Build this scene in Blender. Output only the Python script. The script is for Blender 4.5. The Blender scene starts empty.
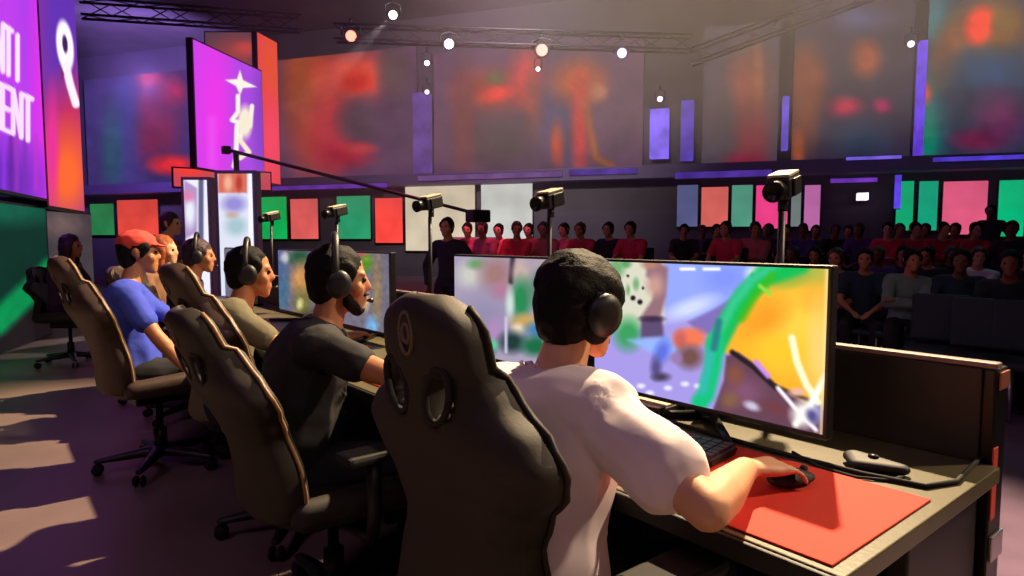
import bpy, bmesh, math, random
import numpy as np
from mathutils import Vector, Matrix, noise, Euler

random.seed(7)
S = bpy.context.scene
COL = S.collection
PI = math.pi

# ------------------------------------------------------------------ camera, world, light, exposure
FPX = 650.0
YAW = math.radians(38.9)
PITCH = math.radians(4.2)
CAMZ = 1.25
FWD = Vector((math.sin(YAW), math.cos(YAW), 0.0))
RGT = Vector((math.cos(YAW), -math.sin(YAW), 0.0))
cd = bpy.data.cameras.new('camera')
cam = bpy.data.objects.new('camera', cd)
COL.objects.link(cam)
cam.location = (0, 0, CAMZ)
cam.rotation_euler = (PI / 2 - PITCH, 0, -YAW)
cd.sensor_width = 36.0
cd.lens = FPX / 1024.0 * 36.0
cd.clip_start = 0.02
cd.clip_end = 200
S.camera = cam

w = bpy.data.worlds.new('World')
S.world = w
w.use_nodes = True
w.node_tree.nodes['Background'].inputs[0].default_value = (0.50, 0.32, 0.62, 1)
w.node_tree.nodes['Background'].inputs[1].default_value = 0.035
S.view_settings.view_transform = 'Standard'
S.view_settings.look = 'None'
S.view_settings.exposure = 0.0
S.view_settings.gamma = 1.0
S.view_settings.use_curve_mapping = False
S.cycles.use_denoising = True
S.cycles.max_bounces = 5
S.cycles.volume_bounces = 0
S.cycles.sample_clamp_indirect = 3.0


def lamp(name, kind, loc, target, energy, color, size=0.2, spot=40, blend=0.4):
    l = bpy.data.lights.new(name, kind)
    l.energy = energy
    l.color = color
    if kind == 'SPOT':
        l.spot_size = math.radians(spot)
        l.spot_blend = blend
        l.shadow_soft_size = size
    elif kind == 'AREA':
        l.size = size
    else:
        l.shadow_soft_size = size
    o = bpy.data.objects.new(name, l)
    COL.objects.link(o)
    o.location = loc
    d = Vector(target) - Vector(loc)
    o.rotation_euler = d.to_track_quat('-Z', 'Y').to_euler()
    return o


# front-of-house key light from beyond the desks, warm
lamp('front_key_light', 'SPOT', (6.4, 3.2, 7.2), (0.4, 2.2, 0.5), 10500, (1.0, 0.74, 0.45), 0.10, 60, 0.3)
lamp('front_fill_light', 'SPOT', (6.5, -2.6, 6.0), (0.9, 1.4, 0.8), 1900, (1.0, 0.76, 0.50), 0.25, 50, 0.6)  # added unseen fill that lightens the shadows on pad and sleeve
# mauve fill spots added for the players' backs; no such fixtures in view
lamp('mauve_fill_light', 'SPOT', (-3.5, 1.5, 6.0), (0.6, 3.0, 0.6), 170, (0.80, 0.44, 0.74), 0.8, 80, 0.6)
lamp('back_fill_light', 'SPOT', (-1.5, -3.0, 5.5), (0.9, 1.6, 0.9), 90, (0.90, 0.62, 0.76), 0.8, 70, 0.6)
# hall washes
lamp('crowd_red_light', 'SPOT', (6.0, 7.0, 6.8), (6.2, 11.0, 0.8), 1900, (1.0, 0.14, 0.26), 0.3, 60, 0.7)
lamp('crowd_teal_light', 'SPOT', (13.0, 3.0, 6.5), (6.5, 2.2, 0.4), 170, (0.12, 0.62, 0.68), 0.3, 60, 0.7)
lamp('hall_violet_light', 'SPOT', (3.6, 20.0, 5.5), (4.6, 30.0, 7.0), 5200, (0.40, 0.24, 1.0), 0.4, 95, 0.7)
lamp('wall_violet_light', 'SPOT', (9.0, 12.0, 7.6), (13.0, 17.5, 3.0), 420, (0.50, 0.30, 0.95), 0.4, 120, 0.8)
lamp('wall_side_light', 'SPOT', (11.0, 4.0, 7.6), (17.0, 7.0, 3.0), 170, (0.50, 0.30, 0.95), 0.4, 120, 0.8)
lamp('hall_amber_light', 'SPOT', (6.0, 9.0, 7.0), (9.0, 15.0, 6.5), 260, (1.0, 0.76, 0.66), 0.4, 110, 0.8)


# ------------------------------------------------------------------ pixels <-> places
def ray(px, py):
    u = (px - 512.0) / FPX
    v = (288.0 - py) / FPX
    h = math.cos(PITCH) + v * math.sin(PITCH)
    up = -math.sin(PITCH) + v * math.cos(PITCH)
    return (FWD + RGT * (u / h) + Vector((0, 0, up / h)))


def at(px, py, z):
    """the place seen at a pixel when it stands z metres down the hall"""
    return Vector((0, 0, CAMZ)) + ray(px, py) * z


def ground(px, z, h=0.0):
    p = at(px, 240, z)
    return Vector((p.x, p.y, h))


def project(P):
    d = np.asarray(P, float) - np.array([0, 0, CAMZ])
    f = d @ np.array(FWD)
    r = d @ np.array(RGT)
    up = d[..., 2]
    zc = f * math.cos(PITCH) - up * math.sin(PITCH)
    yc = f * math.sin(PITCH) + up * math.cos(PITCH)
    return 512 + FPX * r / zc, 288 - FPX * yc / zc


# ------------------------------------------------------------------ materials
MATS = {}


def lin(c):
    out = []
    for v in c[:3]:
        v = v / 255.0
        out.append(v / 12.92 if v <= 0.04045 else ((v + 0.055) / 1.055) ** 2.4)
    return tuple(out)


def mat(name, rgb, rough=0.6, metal=0.0, vary=0.12, scale=18.0, bump=0.0, bump_scale=120.0, sheen=0.0, coat=0.0):
    if name in MATS:
        return MATS[name]
    m = bpy.data.materials.new(name)
    m.use_nodes = True
    nt = m.node_tree
    b = nt.nodes['Principled BSDF']
    c = lin(rgb)
    tc = nt.nodes.new('ShaderNodeTexCoord')
    n = nt.nodes.new('ShaderNodeTexNoise')
    n.inputs['Scale'].default_value = scale
    n.inputs['Detail'].default_value = 4
    nt.links.new(tc.outputs['Object'], n.inputs['Vector'])
    r = nt.nodes.new('ShaderNodeValToRGB')
    r.color_ramp.elements[0].position = 0.3
    r.color_ramp.elements[1].position = 0.7
    r.color_ramp.elements[0].color = tuple(max(0, x * (1 - vary)) for x in c) + (1,)
    r.color_ramp.elements[1].color = tuple(min(1, x * (1 + vary)) for x in c) + (1,)
    nt.links.new(n.outputs['Fac'], r.inputs['Fac'])
    nt.links.new(r.outputs['Color'], b.inputs['Base Color'])
    b.inputs['Roughness'].default_value = rough
    b.inputs['Metallic'].default_value = metal
    if sheen:
        b.inputs['Sheen Weight'].default_value = sheen
    if coat:
        b.inputs['Coat Weight'].default_value = coat
    if bump:
        n2 = nt.nodes.new('ShaderNodeTexNoise')
        n2.inputs['Scale'].default_value = bump_scale
        n2.inputs['Detail'].default_value = 3
        nt.links.new(tc.outputs['Object'], n2.inputs['Vector'])
        bp = nt.nodes.new('ShaderNodeBump')
        bp.inputs['Strength'].default_value = bump
        bp.inputs['Distance'].default_value = 0.01
        nt.links.new(n2.outputs['Fac'], bp.inputs['Height'])
        nt.links.new(bp.outputs['Normal'], b.inputs['Normal'])
    MATS[name] = m
    return m


def glow(name, rgb, strength=1.0, vary=0.12, scale=1.5):
    if name in MATS:
        return MATS[name]
    m = bpy.data.materials.new(name)
    m.use_nodes = True
    nt = m.node_tree
    nt.nodes.clear()
    out = nt.nodes.new('ShaderNodeOutputMaterial')
    e = nt.nodes.new('ShaderNodeEmission')
    e.inputs['Strength'].default_value = strength
    c = lin(rgb)
    tc = nt.nodes.new('ShaderNodeTexCoord')
    n = nt.nodes.new('ShaderNodeTexNoise')
    n.inputs['Scale'].default_value = scale
    nt.links.new(tc.outputs['Object'], n.inputs['Vector'])
    r = nt.nodes.new('ShaderNodeValToRGB')
    r.color_ramp.elements[0].position = 0.3
    r.color_ramp.elements[1].position = 0.7
    r.color_ramp.elements[0].color = tuple(x * (1 - vary) for x in c) + (1,)
    r.color_ramp.elements[1].color = tuple(x * (1 + vary) for x in c) + (1,)
    nt.links.new(n.outputs['Fac'], r.inputs['Fac'])
    nt.links.new(r.outputs['Color'], e.inputs['Color'])
    nt.links.new(e.outputs[0], out.inputs['Surface'])
    MATS[name] = m
    return m


def display_mat(name, strength=1.0):
    """an LED panel or monitor that shows the picture held in its pixels (a colour attribute)"""
    if name in MATS:
        return MATS[name]
    m = bpy.data.materials.new(name)
    m.use_nodes = True
    nt = m.node_tree
    b = nt.nodes['Principled BSDF']
    b.inputs['Base Color'].default_value = (0.006, 0.006, 0.006, 1)
    b.inputs['Roughness'].default_value = 0.6
    b.inputs['Specular IOR Level'].default_value = 0.1
    a = nt.nodes.new('ShaderNodeAttribute')
    a.attribute_name = 'picture'
    nt.links.new(a.outputs['Color'], b.inputs['Emission Color'])
    b.inputs['Emission Strength'].default_value = strength
    MATS[name] = m
    return m


# ------------------------------------------------------------------ mesh helpers
KIDS = {}


def link(o, parent=None):
    COL.objects.link(o)
    if parent is not None:
        o.parent = parent
        KIDS.setdefault(parent.name, []).append(o)
    return o


def mesh_obj(name, me, material=None, parent=None, smooth=False):
    if material is not None:
        me.materials.clear()
        me.materials.append(material)
    if smooth:
        me.polygons.foreach_set('use_smooth', [True] * len(me.polygons))
    o = bpy.data.objects.new(name, me)
    return link(o, parent)


def obj(name, bm, material=None, parent=None, smooth=False):
    bmesh.ops.recalc_face_normals(bm, faces=bm.faces)
    me = bpy.data.meshes.new(name)
    bm.to_mesh(me)
    bm.free()
    return mesh_obj(name, me, material, parent, smooth)


def tag(o, label=None, cat=None, group=None, kind=None):
    if label:
        o['label'] = label
    if cat:
        o['category'] = cat
    if group:
        o['group'] = group
    if kind:
        o['kind'] = kind
    return o


def thing(name, label, cat, loc=(0, 0, 0), rz=0.0, group=None):
    o = bpy.data.objects.new(name, None)
    o.empty_display_size = 0.1
    link(o)
    o.location = loc
    o.rotation_euler = (0, 0, rz)
    return tag(o, label, cat, group)


def kids(o):
    return list(KIDS.get(o.name, []))


def copy_tree(o, parent=None, label=None):
    c = o.copy()
    link(c, parent)
    if label:
        c['label'] = label
    for ch in kids(o):
        copy_tree(ch, c)
    return c


def add_box(bm, x0, x1, y0, y1, z0, z1, mtx=None):
    vs = [bm.verts.new(Vector((x, y, z)) if mtx is None else mtx @ Vector((x, y, z)))
          for x in (x0, x1) for y in (y0, y1) for z in (z0, z1)]
    for f in ((0, 1, 3, 2), (4, 6, 7, 5), (0, 4, 5, 1), (2, 3, 7, 6), (0, 2, 6, 4), (1, 5, 7, 3)):
        bm.faces.new([vs[i] for i in f])
    return vs


def rbox(x0, x1, y0, y1, z0, z1, r=0.01, seg=2):
    bm = bmesh.new()
    add_box(bm, x0, x1, y0, y1, z0, z1)
    bmesh.ops.recalc_face_normals(bm, faces=bm.faces)
    bmesh.ops.bevel(bm, geom=list(bm.edges), offset=r, segments=seg, affect='EDGES', profile=0.5)
    return bm


def box(x0, x1, y0, y1, z0, z1):
    bm = bmesh.new()
    add_box(bm, x0, x1, y0, y1, z0, z1)
    return bm


def add_tube(bm, pts, r, n=8, caps=True):
    pts = [Vector(p) for p in pts]
    rs = r if isinstance(r, (list, tuple)) else [r] * len(pts)
    rings = []
    up0 = None
    for i, p in enumerate(pts):
        a = pts[max(0, i - 1)]
        b = pts[min(len(pts) - 1, i + 1)]
        t = (b - a).normalized()
        if up0 is None:
            up0 = Vector((0, 0, 1)) if abs(t.z) < 0.9 else Vector((1, 0, 0))
        s = t.cross(up0).normalized()
        up0 = s.cross(t).normalized()
        rings.append([bm.verts.new(p + (s * math.cos(2 * PI * k / n) + up0 * math.sin(2 * PI * k / n)) * rs[i]) for k in range(n)])
    for i in range(len(rings) - 1):
        for k in range(n):
            bm.faces.new((rings[i][k], rings[i][(k + 1) % n], rings[i + 1][(k + 1) % n], rings[i + 1][k]))
    if caps:
        bm.faces.new(rings[0][::-1])
        bm.faces.new(rings[-1])
    return rings


def tube(pts, r, n=8):
    bm = bmesh.new()
    add_tube(bm, pts, r, n)
    return bm


def lathe(profile, n=20, mtx=None):
    """profile: (radius, height) pairs turned about z"""
    bm = bmesh.new()
    rings = []
    for r, z in profile:
        if r < 1e-6:
            rings.append([bm.verts.new((0, 0, z))])
        else:
            rings.append([bm.verts.new((r * math.cos(2 * PI * k / n), r * math.sin(2 * PI * k / n), z)) for k in range(n)])
    for a, b in zip(rings, rings[1:]):
        for k in range(n):
            va = [a[k % len(a)], a[(k + 1) % len(a)]]
            vb = [b[(k + 1) % len(b)], b[k % len(b)]]
            f = []
            for v in va + vb:
                if v not in f:
                    f.append(v)
            if len(f) > 2:
                bm.faces.new(f)
    for ring in (rings[0], rings[-1]):
        if len(ring) > 2:
            bm.faces.new(ring)
    if mtx is not None:
        bm.transform(mtx)
    return bm


_b = bmesh.new()
bmesh.ops.create_icosphere(_b, subdivisions=2, radius=1.0)
ICO = np.array([v.co[:] for v in _b.verts])
_b.free()


SCRATCH = bpy.data.scenes.new('scratch')


class Blob:
    """a body grown out of rounded hulls, fused into ONE continuous surface"""

    def __init__(self):
        self.V, self.F = [], []

    def hull(self, *ells):
        """each ell: (centre, (rx,ry,rz) or r, 3x3 frame or None)"""
        pts = []
        for e in ells:
            c, r = Vector(e[0]), e[1]
            R = e[2] if len(e) > 2 else None
            if not isinstance(r, (tuple, list)):
                r = (r, r, r)
            p = ICO * np.array(r)
            if R is not None:
                p = p @ np.array(R).T
            pts.append(p + np.array(c))
        pts = np.concatenate(pts)
        bm = bmesh.new()
        for p in pts:
            bm.verts.new(p)
        res = bmesh.ops.convex_hull(bm, input=bm.verts)
        dead = [g for g in res['geom_interior'] if isinstance(g, bmesh.types.BMVert)]
        bmesh.ops.delete(bm, geom=dead, context='VERTS')
        bmesh.ops.recalc_face_normals(bm, faces=bm.faces)
        bm.verts.index_update()
        n0 = len(self.V)
        self.V += [v.co[:] for v in bm.verts]
        self.F += [[v.index + n0 for v in f.verts] for f in bm.faces]
        bm.free()
        return self

    def mesh(self, name, voxel=0.01, smooth=4, wob=0.0, freq=8.0, wob2=0.0, freq2=40.0, seed=0.0):
        me = bpy.data.meshes.new(name)
        me.from_pydata(self.V, [], self.F)
        o = bpy.data.objects.new('tmp', me)
        SCRATCH.collection.objects.link(o)
        m = o.modifiers.new('r', 'REMESH')
        m.mode = 'VOXEL'
        m.voxel_size = voxel
        if smooth:
            s = o.modifiers.new('s', 'SMOOTH')
            s.factor = 0.5
            s.iterations = smooth
        SCRATCH.view_layers[0].update()
        dg = SCRATCH.view_layers[0].depsgraph
        out = bpy.data.meshes.new_from_object(o.evaluated_get(dg))
        out.name = name
        bpy.data.objects.remove(o)
        bpy.data.meshes.remove(me)
        if wob or wob2:
            off = Vector((seed, seed * 1.7, -seed))
            for v in out.vertices:
                d = 0.0
                if wob:
                    d += wob * noise.noise(v.co * freq + off)
                if wob2:
                    d += wob2 * noise.noise(v.co * freq2 + off)
                v.co += v.normal * d
        out.polygons.foreach_set('use_smooth', [True] * len(out.polygons))
        return out


# ------------------------------------------------------------------ pictures on displays
class Art:
    """paints what a display shows, in the picture's own coordinates"""

    def __init__(self, X, Y, base):
        self.X, self.Y = X, Y
        self.C = np.ones(X.shape + (3,)) * np.array(base, float)

    def _mix(self, a, col, k=1.0):
        a = (np.clip(a, 0, 1) * k)[..., None]
        self.C = self.C * (1 - a) + np.array(col, float) * a
        return self

    def ell(self, cx, cy, rx, ry, col, soft=0.3, ang=0.0, k=1.0):
        dx, dy = self.X - cx, self.Y - cy
        c, s = math.cos(math.radians(ang)), math.sin(math.radians(ang))
        d = np.sqrt(((dx * c + dy * s) / rx) ** 2 + ((-dx * s + dy * c) / ry) ** 2)
        return self._mix((1 + soft - d) / (2 * soft), col, k)

    def poly(self, pts, col, k=1.0, soft=1.0):
        ins = np.zeros(self.X.shape, bool)
        dist = np.full(self.X.shape, 1e9)
        n = len(pts)
        for i in range(n):
            x0, y0 = pts[i]
            x1, y1 = pts[(i + 1) % n]
            if y0 != y1:
                cond = ((y0 > self.Y) != (y1 > self.Y)) & (self.X < (x1 - x0) * (self.Y - y0) / (y1 - y0) + x0)
                ins ^= cond
            dist = np.minimum(dist, self._seg(x0, y0, x1, y1))
        sd = np.where(ins, dist, -dist)
        return self._mix(0.5 + sd / (2 * soft), col, k)

    def _seg(self, x0, y0, x1, y1):
        dx, dy = x1 - x0, y1 - y0
        L = dx * dx + dy * dy + 1e-9
        t = np.clip(((self.X - x0) * dx + (self.Y - y0) * dy) / L, 0, 1)
        return np.hypot(self.X - x0 - t * dx, self.Y - y0 - t * dy)

    def line(self, pts, wd, col, soft=1.0, k=1.0):
        d = np.full(self.X.shape, 1e9)
        for (x0, y0), (x1, y1) in zip(pts, pts[1:]):
            d = np.minimum(d, self._seg(x0, y0, x1, y1))
        return self._mix(0.5 + (wd / 2 - d) / (2 * soft), col, k)

    def grain(self, amp, sc, seed=0):
        rs = np.random.RandomState(seed)
        g = np.zeros(self.X.shape)
        for o in range(4):
            for _ in range(3):
                a = rs.uniform(0, 2 * PI)
                f = sc * (1.9 ** o) * rs.uniform(0.7, 1.3)
                g += np.sin(self.X * math.cos(a) * f + self.Y * math.sin(a) * f + rs.uniform(0, 6.28)
                            + 1.5 * np.sin(self.Y * f * 0.6 + rs.uniform(0, 6))) / (1.4 ** o)
        self.C = self.C * (1 + amp * g[..., None] / 4)
        return self


def picture_mesh(name, P00, P10, P01, nu, nv, paint, base):
    """a flat grid from corner P00 (top left) to P10 (top right) and P01 (bottom left), with its picture"""
    P00, P10, P01 = Vector(P00), Vector(P10), Vector(P01)
    u = np.linspace(0, 1, nu + 1)
    v = np.linspace(0, 1, nv + 1)
    U, Vv = np.meshgrid(u, v)
    du, dv = np.array(P10 - P00), np.array(P01 - P00)
    P = np.array(P00) + U[..., None] * du + Vv[..., None] * dv
    X, Y = project(P)
    art = Art(X, Y, base)
    paint(art)
    c = np.clip(art.C, 0, 255) / 255.0
    c = np.where(c <= 0.04045, c / 12.92, ((c + 0.055) / 1.055) ** 2.4)
    me = bpy.data.meshes.new(name)
    F = []
    for j in range(nv):
        for i in range(nu):
            a = j * (nu + 1) + i
            F.append((a, a + nu + 1, a + nu + 2, a + 1))
    me.from_pydata(P.reshape(-1, 3).tolist(), [], F)
    at_ = me.attributes.new('picture', 'FLOAT_COLOR', 'POINT')
    rgba = np.concatenate([c.reshape(-1, 3), np.ones((c.size // 3, 1))], 1)
    at_.data.foreach_set('color', rgba.ravel())
    me.update()
    return me

# ------------------------------------------------------------------ palette
PLASTIC = mat('black_plastic', (26, 24, 27), 0.45, vary=0.1)
SATIN = mat('black_satin_metal', (30, 29, 32), 0.35, 0.6, vary=0.1)
CHROME = mat('pale_metal', (190, 186, 190), 0.3, 0.9, vary=0.05)
RUBBER = mat('rubber', (18, 17, 18), 0.8, vary=0.1)
LEATHER = mat('black_leatherette', (36, 28, 22), 0.65, vary=0.15, scale=9, bump=0.04, bump_scale=160)
LEATHER_V = mat('plum_leatherette', (64, 48, 40), 0.5, vary=0.18, scale=9, bump=0.04, bump_scale=160)
RIM_TAN = mat('tan_rim_light', (150, 116, 78), 0.5)  # warm rim light along the chair edges, painted as a tan colour
HAIR_BLACK = mat('black_hair', (9, 7, 7), 0.7, vary=0.35, scale=40, bump=0.3, bump_scale=160)
HAIR_BLACK.node_tree.nodes['Principled BSDF'].inputs['Specular IOR Level'].default_value = 0.2
HAIR_BROWN = mat('brown_hair', (48, 26, 18), 0.5, vary=0.3, scale=40, bump=0.5, bump_scale=160)
HAIR_GINGER = mat('auburn_hair', (150, 72, 28), 0.5, vary=0.3, scale=40, bump=0.5, bump_scale=160)
HAIR_PLUM = mat('dark_plum_hair', (44, 20, 40), 0.5, vary=0.3, scale=40, bump=0.5, bump_scale=160)
SKIN_FAIR = mat('fair_skin', (214, 158, 122), 0.55, vary=0.06, scale=12)
SKIN_TAN = mat('tan_skin', (176, 116, 78), 0.55, vary=0.06, scale=12)
SKIN_BROWN = mat('brown_skin', (120, 74, 50), 0.55, vary=0.06, scale=12)
WHITE_TEE = mat('white_cotton', (226, 212, 216), 0.9, vary=0.03, scale=10, bump=0.05, bump_scale=14)
BLACK_TEE = mat('black_cotton', (22, 20, 24), 0.85, vary=0.12, scale=10, bump=0.25, bump_scale=30)
OLIVE_TEE = mat('olive_cotton', (98, 92, 70), 0.85, vary=0.08, scale=10, bump=0.25, bump_scale=30)
BLUE_TEE = mat('blue_cotton', (52, 70, 190), 0.85, vary=0.08, scale=10, bump=0.25, bump_scale=30)
DARK_JEANS = mat('dark_trousers', (24, 24, 32), 0.85, vary=0.1)
SHOE = mat('black_shoe', (22, 21, 22), 0.6)
SHOE_PALE = mat('pale_shoe', (180, 176, 176), 0.6)


def eye_mat():
    if 'eye_wet' in MATS:
        return MATS['eye_wet']
    return mat('eye_wet', (34, 22, 18), 0.15, vary=0.05)


# ------------------------------------------------------------------ people
def basis(x, z):
    x = Vector(x).normalized()
    z = Vector(z)
    y = z.cross(x).normalized()
    z = x.cross(y).normalized()
    return Matrix((x, y, z)).transposed()      # columns: forward, left, up


def A(m):
    return np.array([list(r) for r in m.to_3x3()])


def ik(s, t, l1, l2, hint):
    s, t, hint = Vector(s), Vector(t), Vector(hint)
    d = t - s
    L = d.length
    if L > (l1 + l2) * 0.995:
        t = s + d * ((l1 + l2) * 0.995 / L)
        d = t - s
        L = d.length
    a = (l1 * l1 - l2 * l2 + L * L) / (2 * L)
    h = math.sqrt(max(0.0, l1 * l1 - a * a))
    n = d.normalized()
    hh = (hint - n * hint.dot(n)).normalized()
    return s + n * a + hh * h, t


def hand(B, wrist, fwd, up, side, k=1.0, curl=18, spread=5):
    """palm, four unequal bent fingers and a side thumb; side=+1 left hand, -1 right hand"""
    R = basis(fwd, up)
    ra = A(R)

    def P(x, y, z):
        return wrist + R @ Vector((x * k, y * k, z * k))
    ts = -side                                           # thumb lies toward the body's middle
    B.hull((P(0.0, 0, 0), (0.022 * k, 0.027 * k, 0.018 * k), ra),
           (P(0.078, ts * 0.018, 0.004), (0.014 * k, 0.020 * k, 0.013 * k), ra),
           (P(0.074, -ts * 0.018, 0.0), (0.013 * k, 0.020 * k, 0.012 * k), ra))
    for i, (yy, ln) in enumerate(((0.031, 0.070), (0.010, 0.080), (-0.011, 0.074), (-0.031, 0.058))):
        y = yy * ts
        p = P(0.080 - abs(yy) * 0.15, y, 0.004)
        ang = math.radians(curl * 0.5)
        yaw = math.radians(spread) * (1.5 - i) * ts
        rr = (0.0095 - 0.0006 * i) * k
        for seg, fr in enumerate((0.45, 0.31, 0.24)):
            d = R @ Vector((math.cos(ang) * math.cos(yaw), math.cos(ang) * math.sin(yaw), -math.sin(ang)))
            q = p + d * ln * fr * k
            B.hull((p, rr), (q, rr * 0.92))
            p, rr = q, rr * 0.92
            ang += math.radians(curl * (1.15 if seg == 0 else 0.9))
    p = P(0.022, ts * 0.022, -0.004)
    for d, ln, r0 in ((Vector((0.72, ts * 0.66, -0.2)), 0.042, 0.0125), (Vector((0.88, ts * 0.38, -0.28)), 0.030, 0.0105), (Vector((0.93, ts * 0.2, -0.3)), 0.024, 0.0095)):
        q = p + R @ (d.normalized() * ln * k)
        B.hull((p, r0 * k), (q, r0 * 0.9 * k))
        p = q


def head_blobs(B, H, R, k=1.0):
    ra = A(R)

    def E(x, y, z, rx, ry, rz):
        return (H + R @ Vector((x * k, y * k, z * k)), (rx * k, ry * k, rz * k), ra)
    B.hull(E(-0.012, 0, 0.035, 0.098, 0.077, 0.088))
    B.hull(E(0.02, 0, 0.01, 0.072, 0.066, 0.07), E(0.035, 0, -0.05, 0.052, 0.052, 0.05), E(0.066, 0, -0.096, 0.022, 0.030, 0.020))
    B.hull(E(0.076, 0.02, 0.028, 0.014, 0.03, 0.011), E(0.076, -0.02, 0.028, 0.014, 0.03, 0.011))
    B.hull(E(0.088, 0, 0.014, 0.009, 0.009, 0.009), E(0.102, 0, -0.020, 0.011, 0.013, 0.010), E(0.09, 0, -0.028, 0.012, 0.019, 0.008))
    B.hull(E(0.086, 0, -0.056, 0.012, 0.024, 0.007))
    B.hull(E(0.084, 0, -0.068, 0.011, 0.020, 0.008))
    for s in (1, -1):
        B.hull(E(0.056, s * 0.040, -0.022, 0.028, 0.026, 0.030))
        B.hull(E(-0.004, s * 0.077, -0.014, 0.016, 0.007, 0.026), E(-0.008, s * 0.085, 0.014, 0.018, 0.006, 0.020))


def hair_blob(style, H, R, k=1.0):
    ra = A(R)
    B = Blob()

    def E(x, y, z, rx, ry, rz):
        return (H + R @ Vector((x * k, y * k, z * k)), (rx * k, ry * k, rz * k), ra)
    if style == 'fluffy':
        B.hull(E(-0.014, 0, 0.046, 0.114, 0.106, 0.098))
        B.hull(E(0.045, 0, 0.066, 0.052, 0.080, 0.046), E(0.0, 0, 0.06, 0.08, 0.098, 0.074))
        B.hull(E(-0.042, 0, 0.0, 0.084, 0.098, 0.085), E(-0.050, 0, -0.050, 0.056, 0.072, 0.045))
        for s in (1, -1):
            B.hull(E(0.01, s * 0.078, 0.03, 0.06, 0.032, 0.06), E(0.0, s * 0.078, -0.035, 0.04, 0.022, 0.04))
        rs = random.Random(3)
        for _ in range(0):
            a, e = rs.uniform(0, 2 * PI), rs.uniform(-0.3, 1.4)
            d = Vector((math.cos(a) * math.cos(e) * 0.118 - 0.02, math.sin(a) * math.cos(e) * 0.102, math.sin(e) * 0.094 + 0.045))
            if d.x > 0.06 and d.z < 0.06:
                continue
            dn = Vector((rs.uniform(-.4, .4), rs.uniform(-.4, .4), -1)).normalized() * 0.05
            B.hull(E(d.x * .92, d.y * .92, d.z, 0.015, 0.015, 0.015), E(d.x * .98 + dn.x, d.y * .98 + dn.y, d.z + dn.z, 0.009, 0.009, 0.009))
        return B
    B.hull(E(-0.020, 0, 0.047, 0.100, 0.085, 0.087))
    B.hull(E(-0.045, 0, 0.02, 0.072, 0.080, 0.06), E(-0.052, 0, -0.045, 0.050, 0.062, 0.04))
    for s in (1, -1):
        B.hull(E(0.02, s * 0.070, 0.035, 0.04, 0.016, 0.04), E(0.012, s * 0.072, -0.006, 0.016, 0.012, 0.022))
    if style == 'long':
        B.hull(E(-0.05, 0, 0.0, 0.070, 0.086, 0.07), E(-0.06, 0, -0.16, 0.045, 0.085, 0.09))
        for s in (1, -1):
            B.hull(E(0.0, s * 0.075, 0.0, 0.05, 0.025, 0.05), E(-0.01, s * 0.08, -0.13, 0.04, 0.025, 0.05))
    return B


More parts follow.
